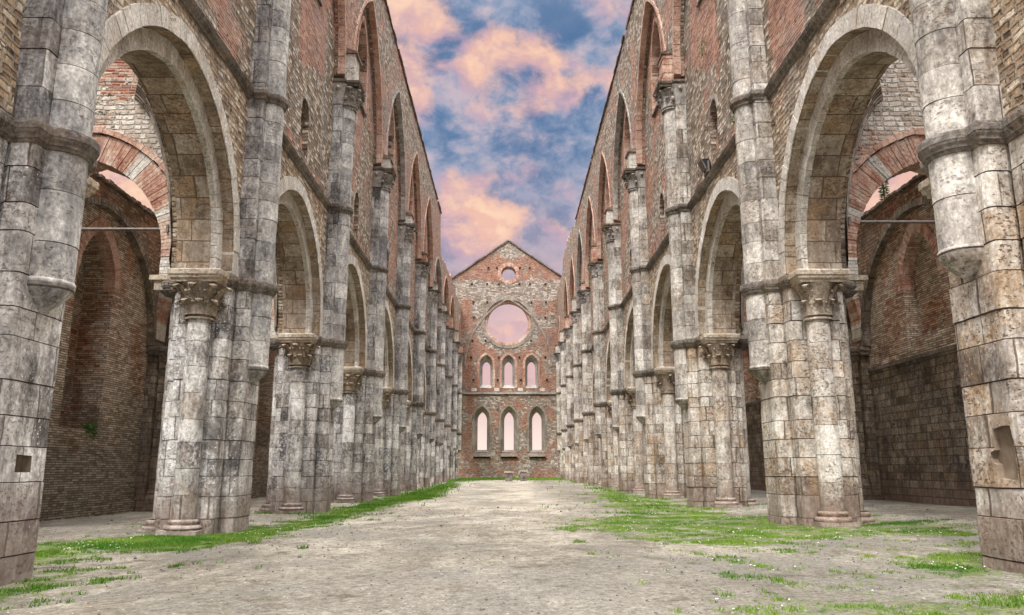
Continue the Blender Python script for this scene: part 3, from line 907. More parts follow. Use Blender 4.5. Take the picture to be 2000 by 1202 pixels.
def build_pier(s, k):
    y = PY[k]; rr = random.Random(100*k+(7 if s > 0 else 3))
    near = k <= 2
    lab = pier_looks.get((s, k), 'grey stone compound pier with tall wall shafts, %s from the camera in the %s row' % (ordinal[k], side_name[s]))
    org = (s*5.1, y, 0)
    root = thing('compound_pier', lab, 'pier', org, 'compound piers along the nave')
    sfx = '_l' if s < 0 else '_r'
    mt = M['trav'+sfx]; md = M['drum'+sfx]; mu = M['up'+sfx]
    C = lambda L: [(p[0], p[1]+y) for p in L]
    def out(mb, name, m, parent=root, **kw): return mb.build(name, m, parent, s, org if parent is root else org, **kw)
    g = gh(s*4.9, y)
    # body
    mb = MB(); core = refine(C(CORE), .22 if near else .5, True, .065, .045)
    fn = None
    coursed(mb, core, -.5, 3.98, .33, rr, wear=.014 if near else .008, fn=fn, jog=.007)
    body = out(mb, 'pier_body', mt)
    if k == 0:
        cut = MB()
        if s > 0:
            P = [(-.30, .82), (-.16, .81), (-.03, .83), (-.02, .95), (.03, .97), (.055, 1.01), (.05, 1.06), (-.01, 1.08), (-.005, 1.17), (-.025, 1.27), (-.15, 1.295), (-.28, 1.29), (-.31, 1.1)]
            r0 = [(4.3, y-.03+p, z) for p, z in P]; r1 = [(4.525, y-.03+p, z) for p, z in P]
        else:
            P = [(-.10, .88), (.13, .88), (.13, 1.03), (-.10, 1.04)]
            r0 = [(4.3, y+p, z) for p, z in P]; r1 = [(4.56, y+p, z) for p, z in P]
        cut.loft([r0, r1], True, [0, .2]); cut.cap(r0); cut.cap(r1)
        co = cut.build('cutter', M['plaster'], None, s, (0, 0, 0))
        bmm = bmesh.new(); bmm.from_mesh(co.data); bmesh.ops.remove_doubles(bmm, verts=bmm.verts, dist=1e-5)
        bmesh.ops.recalc_face_normals(bmm, faces=bmm.faces); bmm.to_mesh(co.data); bmm.free()
        # close the body for the boolean
        bm = bmesh.new(); bm.from_mesh(body.data)
        bmesh.ops.holes_fill(bm, edges=[e for e in bm.edges if e.is_boundary], sides=0)
        bmesh.ops.recalc_face_normals(bm, faces=bm.faces); bm.to_mesh(body.data); bm.free()
        mo = body.modifiers.new('cut', 'BOOLEAN'); mo.object = co; mo.operation = 'DIFFERENCE'; mo.solver = 'EXACT'
        try: mo.material_mode = 'TRANSFER'
        except Exception: pass
        bpy.context.view_layer.update()
        dg = bpy.context.evaluated_depsgraph_get()
        nm = bpy.data.meshes.new_from_object(body.evaluated_get(dg), preserve_all_data_layers=True, depsgraph=dg)
        body.modifiers.clear(); body.data = nm
        bpy.data.objects.remove(co)
    # arcade columns, one under each arch
    for sg in (-1, 1):
        if k == 0: continue
        cy = y+sg*.80
        mb = MB(); a0 = 150 if sg > 0 else -30; 
        angs = (-15, 195) if sg > 0 else (165, 375)
        ring = [(CC+.185*math.cos(R(angs[0]+(angs[1]-angs[0])*i/14)), cy+.185*math.sin(R(angs[0]+(angs[1]-angs[0])*i/14))) for i in range(15)]
        coursed(mb, ring, g+.2, 3.36, .42, rr, closed=False, jog=.003, groove=.004, gap=.004, wear=.005, smooth=True)
        col = out(mb, 'column', md)
        mb = MB(); capital(mb, CC, cy, 3.36, 3.94, .185, .40, angs, rr, 2, 1.0 if s < 0 else .8, (0 if s < 0 or k != 1 else .45) if k < 2 else rr.choice([0, .1, .3]))
        out(mb, 'capital', M['carved'], col)
        mb = MB(); column_base(mb, CC, cy-.0, g, .185, rr)
        out(mb, 'base', M['drum'+sfx], col)
    # aisle shaft and its own low base
    mb = MB(); coursed(mb, [(5.78+.19*math.cos(R(a)), y+.19*math.sin(R(a))) for a in range(-90, 91, 15)], g+.2, 3.98, .42, rr, closed=False, jog=.003, groove=.004, gap=.004, smooth=True)
    ash = out(mb, 'aisle_shaft', md)
    mb = MB(); column_base(mb, 5.84, y, g-.05, .19, rr); out(mb, 'base', M['drum'+sfx], ash)
    # impost moulding right round the pier
    mb = MB()
    moulding(mb, C(IMPOST), [(.0, 3.92), (.022, 3.925), (.03, 3.955), (.05, 3.96), (.055, 3.985), (.075, 4.01), (.082, 4.035), (.088, 4.04), (.09, 4.10), (.085, 4.125), (.0, 4.15)], True, rr)
    out(mb, 'impost_moulding', M['cornice'])
    for sg in (-1, 1):      # pale abacus slab over each capital
        if k == 0 and sg < 0: continue
        mb = MB(); bx = [(4.80, sg*.74), (4.80, sg*1.10), (5.50, sg*1.10), (5.50, sg*.74)]
        bx = C(bx if sg < 0 else bx[::-1])
        moulding(mb, bx, [(.0, 3.925), (.03, 3.93), (.035, 3.965), (.065, 3.99), (.07, 4.03), (.088, 4.045), (.09, 4.115), (.08, 4.13), (0, 4.155)], True, rr)
        out(mb, 'abacus', M['abacus'])
    # respond: flat pilaster and round shaft rising to the vault
    top = 10.5 if topz(s, y) > 12 else 9
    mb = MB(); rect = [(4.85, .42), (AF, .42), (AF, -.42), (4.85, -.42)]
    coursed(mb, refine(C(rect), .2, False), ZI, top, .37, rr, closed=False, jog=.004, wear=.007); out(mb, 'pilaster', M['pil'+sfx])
    mb = MB(); sh = [(AF-.25*math.sin(PI*i/14), y+.25*math.cos(PI*i/14)) for i in range(15)]
    cz = 2.62 if s < 0 or k > 0 else 2.95
    coursed(mb, sh, cz, 3.93, .43, rr, closed=False, jog=.003, groove=.004, gap=.004, wear=.005, smooth=True)
    coursed(mb, sh, 4.12, ZB-.17, .36, rr, closed=False, jog=.003, groove=.004, gap=.004, wear=.006, smooth=True)
    coursed(mb, sh, ZB, top, .36, rr, closed=False, jog=.003, groove=.004, gap=.004, wear=.006, smooth=True)
    shaft = out(mb, 'wall_shaft', mu)
    mb = MB(); rings = []
    for t in range(9):
        f = t/8; r = .262*(1-f**1.5)+.012; z = cz - .27*f
        rings.append([(AF+.01-r*math.sin(PI*i/14), y+r*math.cos(PI*i/14), z) for i in range(15)])
    mb.loft(rings, False, None, [.3]*9, smooth=True)
    lathe(mb, AF, y, [(.25, cz), (.262, cz+.01), (.264, cz+.04), (.25, cz+.055)], 90, 270, 14, rr, .2)
    out(mb, 'corbel', M['up'+sfx], shaft)
    # string course wrapped round the respond
    ring = C([(AW-.10, .42), (AF, .42)] + half_circle_path(.25)[0:13] + [(AF, -.42), (AW-.10, -.42)])
    mb = MB(); pr = [(.0, ZB-.19), (.03, ZB-.185), (.035, ZB-.14), (.075, ZB-.10), (.08, ZB-.03), (.06, ZB-.0), (-.01, ZB+.03)]
    moulding(mb, ring, pr, False, rr)
    mb.cap([(a, b, ZB+.02) for a, b in ring])
    out(mb, 'string_course', M['cornice'])
    # vault capital: one block for the pilaster, one for the shaft
    mb = MB(); z0, z1 = top, top+.55
    rings = []
    for t in range(6):
        f = t/5; o = .01+.09*f*f; z = z0+(z1-z0)*f
        rings.append([(a, b, z) for a, b in offpoly(C(rect), o, False)])
    mb.loft(rings, False, None, [.4]*6)
    for bb in (-.36, -.2, .2, .36):
        for zz in (.22, .45):
            mb.sphere((AF-.06, y+bb, z0+zz), .06, 6, 5, rr.random())
    mb.sphere((AF+.12, y-.5, z0+.45), .06, 6, 5, .5)
    capital(mb, AF, y, z0, z1, .25, .40, (95, 265), rr, 2, rr.uniform(.75, 1.1), rr.choice([0, .1, .35]))
    vc = out(mb, 'vault_capital', M['carved_up'])
    mb = MB()
    path = C([(4.8, .42), (AF, .42)] + [(AF-.02, .33), (AF-.36, .33), (AF-.36, -.33), (AF-.02, -.33)] + [(AF, -.42), (4.8, -.42)])
    moulding(mb, path, [(.0, z1), (.05, z1+.01), (.055, z1+.06), (.09, z1+.09), (.095, z1+.15), (.0, z1+.16)], False, rr)
    mb.cap([(a, b, z1+.155) for a, b in path]); 
    out(mb, 'abacus', M['cornice'], vc)
    # broken springer of the lost vault
    if topz(s, y) > z1+1.2:
        bh = rr.choice([.55, .8, 1.0, 1.0]) if k > 2 else 1.0
        mb = MB(); q = C([(4.8, .30), (AF-.27, .28), (AF-.27, -.28), (4.8, -.30)])
        coursed(mb, refine(q, .2, False), z1+.16, z1+bh, .13, rr, closed=False, jog=.012, wear=.015)
        ztop = z1+bh
        lo = [(4.8, y+.34, ztop), (AF-.32, y+.33, ztop), (AF-.32, y-.33, ztop), (4.8, y-.34, ztop)]
        hi = [(4.8, y+.34, ztop+.30), (AF-.32, y+.33, ztop+.05), (AF-.32, y-.33, ztop+.05), (4.8, y-.34, ztop+.30)]
        mb2 = MB(); mb2.loft([lo, hi], False, None, [.3, .3]); mb2.cap(hi); mb2.cap(lo)
        spo = out(mb, 'vault_springer', rr.choice([M['pinkv'], M['brickv'], M['vous']]))
        out(mb2, 'ledge', M['tile'], spo)
    return root


for s in (-1, 1):
    for k in range(NP): build_pier(s, k)

# ------------------------------------------------------------------ nave walls
def FY(p, q, d): return (d, p, q)


def ragged(y0, y1, s, dn=None):
    n = max(1, int((y1-y0)/.35)); L = []
    for i in range(n+1):
        y = y0+(y1-y0)*i/n
        L.append((y, min(topz(s, y), dn or 99)))
    return L


def top_poly(y0, y1, s):
    """wall top from y1 back to y0"""
    e = YEND[s]
    if y1 <= e: return [(y1, ZTOP), (y0, ZTOP)]
    if y0 >= e: return list(reversed(ragged(y0, y1, s)))
    L = list(reversed(ragged(e+.02, y1, s)))
    if s > 0:
        L += [(e, ZTOP-.2)]
    else: L += [(e, topz(s, e+.1)+.1), (e-.02, 15.6), (e-.1, 16.4)]
    return L + [(e-.12, ZTOP), (y0, ZTOP)]


def bay_paint(s, k, y0, y1):
    c = (y0+y1)/2
    def f(p, z):
        v = 0
        if k == 1:
            a = min(1, max(0, (p-(c-.6))/.3))*min(1, max(0, (c+1.75-p)/.3)); b = min(1, max(0, (z-10.1-.5*(p-c))/.3))
            v = max(v, a*b*(1 if z < 14 else 0)*1.0)
            if v < .1 and z > 8: v = -.25
        else:
            a = min(1, max(0, (y0+1.5-p)/.3)); b = min(1, max(0, (z-8.8)/.3))*min(1, max(0, (12.4-z)/.5))
            v = max(v, .8*a*b)
        # brick framing of the clerestory window
        dd = math.hypot(p-c, (z-14)*.5)
        if 12 < z < 16: v = max(v, .35*max(0, 1-abs(dd-.95)/.5))
        if z > 16: v -= .12
        return v
    return f


def build_side(s):
    root = thing('nave_wall', ('ruined %s wall of the nave with tall pointed arches between the piers and narrow lancets above' % side_name[s]), 'wall', (s*AW, 30, 0), 'nave walls')
    org = (s*AW, 30, 0)
    rr = random.Random(11+s)
    B = lambda mb, name, m, par=root: mb.build(name, m, par, s, org)
    # solid stretch nearer than the first pier
    y0 = 2.6
    mb = MB(); panel(mb, [(y0, -.5), (PY[0]-.72, -.5), (PY[0]-.72, ZI), (PY[0], ZI), (PY[0], ZB-.05), (y0, ZB-.05)], [], AW, AB, FY, .5, .03, rr)
    B(mb, 'arcade_wall', M['spandrel'])
    mb = MB(); panel(mb, [(y0, ZB-.05), (PY[0], ZB-.05), (PY[0], ZTOP), (y0, ZTOP)], [], AW, AB, FY, .5, .03, rr, paint=lambda p, z: .6)
    B(mb, 'clerestory_wall', M['upper'])
    PYE = PY+[YFAR-.01]
    spans = [(k, PYE[k], PYE[k+1]) for k in range(NP)]
    for k, a, b in spans:
        c = (a+b)/2
        NC = 14 if k < 3 else 9
        # arcade zone
        oc = pointed(c, ZI+.25, 2.43, 2.62, NC)
        outl = [(a, ZI+.03), (c-2.43, ZI+.03)] + oc + [(c+2.43, ZI+.03), (b, ZI+.03), (b, ZB-.05), (a, ZB-.05)]
        mb = MB(); panel(mb, outl, [], AW, AB, FY, .3 if k < 2 else .6, .035, rr)
        B(mb, 'arcade_wall', M['spandrel'])
        # outer order: archivolt of pale wedge stones, soffit stones behind it
        cv = [(c-2.43, ZI+.04), (c-2.43, ZI+.25)] + oc[1:-1] + [(c+2.43, ZI+.25), (c+2.43, ZI+.04)]
        mb = MB(); vring(mb, cv, -.005, .27, AW-.035, AW+.2, FY, .20, rr, jr=.006)
        ar = B(mb, 'arch', M['vous'])
        mb = MB(); vring(mb, cv, -.012, .05, AW-.02, AW+.28, FY, .36, rr, gap=.004, jr=.004)
        B(mb, 'outer_order', M['soffit'], ar)
        # inner order
        ic = pointed(c, ZI+.20, 2.16, 2.36, NC)
        civ = [(c-2.16, ZI+.04)] + ic + [(c+2.16, ZI+.04)]
        mb = MB(); vring(mb, civ, 0, .29, 4.89, 4.99, FY, .21, rr, jr=.006)
        B(mb, 'inner_order', M['vous'], ar)
        mb = MB(); icl = resample(civ, .30)
        N = normals2(icl)
        # the deep ashlar soffit
        acc = 0
        for i in range(len(icl)-1):
            p, q = icl[i], icl[i+1]; n0, n1 = N[i], N[i+1]; L = math.dist(p, q)
            P = [(4.985, p[0]+n0[0]*.012, p[1]+n0[1]*.012), (4.985, q[0]+n1[0]*.012, q[1]+n1[1]*.012), (5.56, q[0]+n1[0]*.012, q[1]+n1[1]*.012), (5.56, p[0]+n0[0]*.012, p[1]+n0[1]*.012)]
            mb.quad(*P, ((0, acc), (0, acc+L), (.63, acc+L), (.63, acc)), 0)
            P2 = [(5.56, p[0]+n0[0]*.012, p[1]+n0[1]*.012), (5.56, q[0]+n1[0]*.012, q[1]+n1[1]*.012), (5.56, q[0]+n1[0]*.27, q[1]+n1[1]*.27), (5.56, p[0]+n0[0]*.27, p[1]+n0[1]*.27)]
            mb.quad(*P2, ((acc, 0), (acc+L, 0), (acc+L, .3), (acc, .3)), 0)
            acc += L
        B(mb, 'soffit', M['soffit'], ar)
        # string course on the wall face
        mb = MB(); rings = []
        ya, yb = a+.42, (b-.42 if k < NP-1 else YFAR-.02)
        nn = 8
        prof = [(AW+.05, ZB-.19), (AW-.03, ZB-.185), (AW-.035, ZB-.14), (AW-.10+.02, ZB-.10), (AW-.105, ZB-.03), (AW-.08, ZB), (AW+.05, ZB+.05)]
        for i in range(nn+1):
            yy = ya+(yb-ya)*i/nn
            w = rr.uniform(-.004, .004)
            rings.append([(aa+w, yy, zz+rr.uniform(-.003, .003)) for aa, zz in prof])
        mb.loft(rings, False, [ya+(yb-ya)*i/nn for i in range(nn+1)], [.3]*(nn+1))
        B(mb, 'string_course', M['cornice'])
        # clerestory, front layer: small round-headed window and wide lancet reveal
        top = top_poly(a, b, s)
        sc_ = c+.12
        wz = 8.02
        small = [(sc_-.33, wz)] + [(sc_+.33, wz)] + [(sc_+.33*math.cos(R(t)), 8.95+.38*math.sin(R(t))) for t in range(0, 181, 20)]
        hs, sill, spr, rise = .80, 12.35, 13.7, 1.5
        if topz(s, c) < 16: hs, sill, spr, rise = .7, 11.3, 12.3, 1.2
        lw = pointed(c, spr, hs, rise, 8)
        big = [(c-hs, sill), (c+hs, sill)] + list(reversed(lw))
        nw = pointed(c, spr-.1, hs*.55, rise*.78, 8)
        nar = [(c-hs*.55, sill+.45), (c+hs*.55, sill+.45)] + list(reversed(nw))
        mb = MB(); panel(mb, [(a, ZB-.05), (b, ZB-.05)] + top, [small, big], AW, 5.15, FY, .35 if k < 3 else .6, .035, rr, paint=bay_paint(s, k, a, b))
        B(mb, 'clerestory_wall', M['upper'])
        mb = MB(); panel(mb, [(a, ZB-.05), (b, ZB-.05)] + top, [nar], 5.151, AB, FY, 0, .0, rr, paint=lambda p, z: -.1)
        B(mb, 'wall_core', M['upper'])
        # splayed lancet frame of pale brick
        mb = MB(); vring(mb, [(c-hs, sill)] + lw + [(c+hs, sill)], 0, .13, AW-.03, AW+.25, FY, .13, rr, jr=.006)
        lan = B(mb, 'lancet_window', M['pinkv'])
        mb = MB(); o1 = big; 
        o2 = nar
        r1 = resample(big+[big[0]], .25)[:-1]; 
        mb.quad((AW-.06, c-hs-.1, sill-.06), (AW-.06, c+hs+.1, sill-.06), (5.15, c+hs-.001, sill+.25), (5.15, c-hs+.001, sill+.25), None, .4)
        mb.quad((AW-.06, c-hs-.1, sill-.12), (AW-.06, c+hs+.1, sill-.12), (AW-.06, c+hs+.1, sill-.06), (AW-.06, c-hs-.1, sill-.06), None, .4)
        mb.quad((AW-.06, c-hs-.1, sill-.12), (AW, c-hs-.1, sill-.12), (AW, c+hs+.1, sill-.12), (AW-.06, c+hs+.1, sill-.12), None, .4)
        B(mb, 'sill', M['cornice'], lan)
        # infilled lower half of the small window
        mb = MB(); panel(mb, [(sc_-.33, wz), (sc_+.33, wz), (sc_+.33, wz+.48), (sc_-.33, wz+.46)], [], AW+.12, 5.14, FY, 0, 0, rr)
        sw = B(mb, 'small_window', M['brickred'])
        mb = MB(); vring(mb, [(sc_+.34*math.cos(R(t)), 8.95+.39*math.sin(R(t))) for t in range(180, -1, -12)], 0, .12, AW-.012, AW+.15, FY, .16, rr, jr=.004)
        B(mb, 'window_arch', M['carved_up'], sw)
        # wall rib of the vault: thicker wall above it
        fr = 4.55 if topz(s, c) > 16 else 3.0
        fc = pointed(c, ZC+.15, 2.66, fr, 12)
        fo = [(a+.001, ZC+.12), (c-2.66, ZC+.12)] + fc + [(c+2.66, ZC+.12), (b-.001, ZC+.12)]
        if k >= 9: continue
        if min(z for _, z in top) > ZC+.15+fr+.05:
            mb = MB(); panel(mb, fo + top, [], AF, AW-.002, FY, .45 if k < 4 else .8, .03, rr, paint=lambda p, z: (-.12 if z > 14.5 else .05))
            B(mb, 'vault_wall', M['upper'])
        else:
            kk = [p for p in top]
            mb = MB(); panel(mb, [(a+.001, ZC+.12), (c-2.66, ZC+.12)] + [(p, min(z, topz(s, p)-.1)) for p, z in pointed(c, ZC+.15, 2.66, 2.6, 12)] + [(c+2.66, ZC+.12), (b-.001, ZC+.12)] + kk, [], AF, AW-.002, FY, .8, .03, rr, paint=lambda p, z: .1)
            B(mb, 'vault_wall', M['upper'])
            fc = pointed(c, ZC+.15, 2.66, 2.6, 12)
        mb = MB(); vring(mb, fc, -.02, .085, AF-.035, AW-.1, FY, .17, rr, jr=.008)
        B(mb, 'wall_rib', [M['carved_up'], M['pinkv'], M['pinkv']][k % 3])
    # coping on the intact length
    mb = MB(); yy = y0
    while yy < YEND[s]-.3:
        L = rr.uniform(.35, .8); e = min(yy+L, YEND[s]-.12)
        if rr.random() < .1: yy += L*.6; continue
        mb.box((AF-.07+rr.uniform(-.015, .015), yy+.005, ZTOP+.005), (AB+.05, e-.005, ZTOP+.075+rr.uniform(-.03, .05)), rr.random(), .012, rr)
        yy += L
    B(mb, 'coping', M['tile'])


for s in (-1, 1): build_side(s)

# ------------------------------------------------------------------ aisles
def FX(p, q, d): return (p, d, q)


def aisle_arch(s, k):
    y = PY[k]; rr = random.Random(500+10*k+s)
    org = (s*7.5, y, 0)
    root = thing('aisle_arch', 'brick arch with pale stone bands crossing the %s aisle behind the %s pier' % (side_name[s], ordinal[k]), 'arch', org, 'cross arches of the aisles')
    B = lambda mb, name, m, par=root: mb.build(name, m, par, s, org)
    c = 7.56; hs = 1.40; d0, d1 = y-.22, y+.30
    cv = [(c-hs, 4.16)] + pointed(c, 4.62, hs, 1.80, 10) + [(c+hs, 4.16)]
    def bf(i, n):
        return rr.random()
    mb = MB(); ms = MB(); bands = []; prev = False
    cr = resample(cv, .062); N = normals2(cr); n = len(cr)-1
    for i in range(n):
        a, b = cr[i], cr[i+1]; na, nb = N[i], N[i+1]
        stone_ = (i < 7 or i > n-8) or abs(i/n-.36) < .018 or abs(i/n-.64) < .018 or abs(i/n-.2) < .014 or abs(i/n-.8) < .014
        if stone_ and not prev: bands.append(MB())
        prev = stone_
        tgt = bands[-1] if stone_ else mb
        g = .12
        aa = (a[0]+(b[0]-a[0])*g*.5, a[1]+(b[1]-a[1])*g*.5); bb = (b[0]-(b[0]-a[0])*g*.5, b[1]-(b[1]-a[1])*g*.5)
        o = rr.uniform(-.006, .006); q = .50+rr.uniform(-.015, .015); dd = rr.uniform(-.006, .006)
        P = []
        for d in (d0+dd, d1):
            P += [FX(aa[0]+na[0]*o, aa[1]+na[1]*o, d), FX(bb[0]+nb[0]*o, bb[1]+nb[1]*o, d), FX(bb[0]+nb[0]*q, bb[1]+nb[1]*q, d), FX(aa[0]+na[0]*q, aa[1]+na[1]*q, d)]
        tgt.hexa(P, rr.random())
    B(mb, 'brick_ring', M['brickv'])
    for q_b in bands: B(q_b, 'stone_band', M['vous'])
    mb = MB(); vring(mb, cv[1:-1], .515, .62, d0-.05, d1, FX, .12, rr, jr=.01); B(mb, 'hood', M['pinkv'])
    # impost slab on the pier side
    mb = MB(); mb.box((5.72, y-.32, 4.155), (6.28, y+.32, 4.24), .4, .004, rr); mb.box((5.75, y-.28, 3.98), (6.2, y+.28, 4.155), .6, .004, rr)
    B(mb, 'impost', M['abacus'])
    # diaphragm wall over the arch
    cu = pointed(c, 4.62, hs+.59, 2.42, 10)
    cu = [p for p in cu if 5.75 < p[0] < 9.0]
    top = [(9.0, 7.35)] + [(9.0-3.25*i/8, 7.35+2.3*i/8+noise.noise(Vector((i*.9, k, s)))*.12) for i in range(1, 9)]
    mb = MB(); panel(mb, [(5.75, 5.0)] + cu + [(9.0, 5.4)] + top[0:], [], d0+.06, d1-.04, FX, .4, .03, rr)
    B(mb, 'diaphragm_wall', M['diaph'])
    # torn strip of the aisle vault still hanging from the arch
    mb = MB(); n = 16; rows = []
    for i in range(n+1):
        t = i/n
        zz = 4.4+3.3*math.sin(t*PI*.44)
        aa = 6.0+.95*t**1.5; y1 = d0+.05
        bb = y-.75-1.45*t**1.6 + noise.noise(Vector((t*7, k, s)))*.12
        row = []
        for j in range(7):
            f = j/6
            row.append((5.77+(aa-5.77)*f, bb+(y1-bb)*f, zz + .22*math.sin(f*PI)*t - .35*(1-f)*t))
        rows.append(row)
    for i in range(n):
        for j in range(6):
            p = [rows[i][j], rows[i][j+1], rows[i+1][j+1], rows[i+1][j]]
            uv = ((j*.3, i*.25), (j*.3+.3, i*.25), (j*.3+.3, i*.25+.25), (j*.3, i*.25+.25))
            uv = tuple((v_, u_) for u_, v_ in uv)
            mb.quad(*p, uv, 0); q = [(x, yy, z+.16) for x, yy, z in p]; mb.quad(q[3], q[2], q[1], q[0], uv, 0)
    for i in range(n):
        for j in (0, 6):
            p, q = rows[i][j], rows[i+1][j]
            mb.quad(p, q, (q[0], q[1], q[2]+.16), (p[0], p[1], p[2]+.16), None, 0)
    for j in range(6):
        p, q = rows[n][j], rows[n][j+1]
        mb.quad(p, q, (q[0], q[1], q[2]+.16), (p[0], p[1], p[2]+.16), None, 0)
    B(mb, 'vault_fragment', M['fan'])


for s in (-1, 1):
    for k in range(1, 5): aisle_arch(s, k)


def aisle_wall(s):
    rr = random.Random(900+s)
    org = (s*9.0, 30, 0)
    root = thing('aisle_wall', ('outer wall of the %s aisle in brown brick with blind pointed arches and a tiled top' if s < 0 else 'outer wall of the %s aisle, brick over grey ashlar with blind arches and a tiled top') % side_name[s], 'wall', org, 'outer aisle walls')
    B = lambda mb, name, m, par=root: mb.build(name, m, par, s, org)
    AO = 9.0
    for k in range(-1, 6):
        a = Y0+S*k; b = a+S; c = (a+b)/2
        rec = pointed(c, 4.9, .78, 1.25, 8)
        hole = [(c-.78, 1.75), (c+.78, 1.75)] + list(reversed(rec))
        rib = pointed(c, 3.95, 2.72, 2.75, 12)
        # inside the rib: brick, with the deep blocked window; outside: rubble
        zlow = 3.3 if s > 0 else -.6
        inn = [(a+.3, max(zlow, -.6)), (b-.3, max(zlow, -.6)), (b-.3, 3.95)] + list(reversed(rib)) + [(a+.3, 3.95)]
        h2 = hole
        if s > 0:
            h2 = [(c-.78, 3.8), (c+.78, 3.8)] + list(reversed(rec))
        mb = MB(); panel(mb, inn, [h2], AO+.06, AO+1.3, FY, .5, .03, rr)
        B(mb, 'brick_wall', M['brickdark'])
        mb = MB(); panel(mb, [(c-1.0, 1.5), (c+1.0, 1.5), (c+1.0, 6.3), (c-1.0, 6.3)], [], (AO+.75 if s < 0 else AO+.34), AO+1.28, FY, .5, .02, rr)
        B(mb, 'blocked_window', M['brickdark'])
        mb = MB(); vring(mb, rec, -.004, .26, AO+.035, AO+.3, FY, .052, rr, jr=.004)
        B(mb, 'window_arch', M['pinkv'] if s < 0 else M['brickv'])
        if s > 0:
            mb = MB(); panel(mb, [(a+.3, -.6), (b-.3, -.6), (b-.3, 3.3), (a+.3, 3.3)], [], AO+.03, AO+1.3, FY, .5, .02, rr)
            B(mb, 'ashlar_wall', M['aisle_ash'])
            mb = MB(); mb.box((AO-.02, a+.3, 3.302), (AO+.2, b-.3, 3.37), .2); B(mb, 'ledge', M['cornice'])
        ro = pointed(c, 3.95, 2.73, 2.76, 12)
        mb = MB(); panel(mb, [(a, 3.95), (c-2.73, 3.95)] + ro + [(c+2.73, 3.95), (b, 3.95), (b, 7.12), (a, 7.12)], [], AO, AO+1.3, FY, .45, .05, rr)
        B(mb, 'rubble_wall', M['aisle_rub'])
        mb = MB(); vring(mb, rib, -.09, .07, AO-.10, AO+.1, FY, .3, rr, jr=.004); B(mb, 'wall_rib', M['aisle_ash'])
        # tiled top
        mb = MB(); yy = a
        while yy < b-.01:
            L = .19; o = rr.uniform(-.03, .02)
            mb.box((AO-.12+o, yy+.006, 7.125+rr.uniform(0, .03)), (AO+.5, min(b, yy+L)-.006, 7.19+rr.uniform(0, .03)), rr.random(), .006, rr)
            yy += L
        mb.box((AO+.0, a, 7.12), (AO+1.35, b, 7.17), .5)
        B(mb, 'tiled_top', M['tile'])
        # respond at the bay line
        g = gh(s*8.9, a)
        mb = MB(); rect = [(AO+.1, a+.36), (AO-.16, a+.36), (AO-.16, a-.36), (AO+.1, a-.36)]
        coursed(mb, refine(rect, .3, False), -.5, 3.72, .36, rr, closed=False)
        rp = B(mb, 'respond', M['aisle_ash'])
        mb = MB(); sh = [(AO-.18-.2*math.sin(PI*i/10), a+.2*math.cos(PI*i/10)) for i in range(11)]
        coursed(mb, sh, g+.35, 3.22, .5, rr, closed=False, smooth=True, groove=.006); B(mb, 'shaft', M['aisle_ash'], rp)
        mb = MB(); capital(mb, AO-.18, a, 3.22, 3.72, .2, .36, (90, 270), rr, 2, .8, .3); B(mb, 'capital', M['aisle_ash'], rp)
        mb = MB(); mb.box((AO-.48, a-.32, -.4), (AO-.1, a+.32, g+.3), .4, .01, rr)
        lathe(mb, AO-.18, a, [(.31, g+.30), (.30, g+.37), (.24, g+.41), (.26, g+.45), (.21, g+.48)], 90, 270, 10, rr)
        B(mb, 'base', M['aisle_ash'], rp)
        mb = MB(); path = [(AO+.02, a+.42), (AO-.16, a+.42), (AO-.18, a+.3), (AO-.5, a+.3), (AO-.5, a-.3), (AO-.18, a-.3), (AO-.16, a-.42), (AO+.02, a-.42)]
        moulding(mb, path, [(-.02, 3.72), (.02, 3.74), (.03, 3.80), (.07, 3.84), (.075, 3.92), (0, 3.94)], False, rr); mb.cap([(x, yy, 3.935) for x, yy in path])
        B(mb, 'impost', M['cornice'], rp)
        mb = MB(); panel(mb, [(a-.3, -.6), (a+.3, -.6), (a+.3, 3.95), (a-.3, 3.95)], [], AO-.0, AO+1.3, FY, 0, 0, rr)
        B(mb, 'pier_strip', M['aisle_ash'] if s > 0 else M['brickdark'])


for s in (-1, 1): aisle_wall(s)

# iron tie rods across the aisles
for s in (-1, 1):
    z = 5.11 if s < 0 else 5.26
    mb = MB(); rr = random.Random(3)
    y = 13.42
    for i in range(2):
        pass
    seg = [[(6.1+(9.05-6.1)*t/6, y+.028*math.cos(R(a)), z+.028*math.sin(R(a))) for a in range(0, 360, 45)] for t in range(7)]
    mb.loft(seg, True, [t*.5 for t in range(7)], [0]*7, smooth=True)
    o = mb.build('tie_rod', M['iron'], None, s, (s*7.5, y, z))
    # ends with anchor plates
    o['label'] = 'thin iron tie rod spanning the %s aisle under the second brick arch' % side_name[s]; o['category'] = 'tie rod'; o['group'] = 'iron tie rods'
    mb = MB(); mb.box((6.06, y-.07, z-.07), (6.10, y+.07, z+.07), .2); mb.build('anchor_plate', M['iron'], o, s, (s*7.5, y, z))

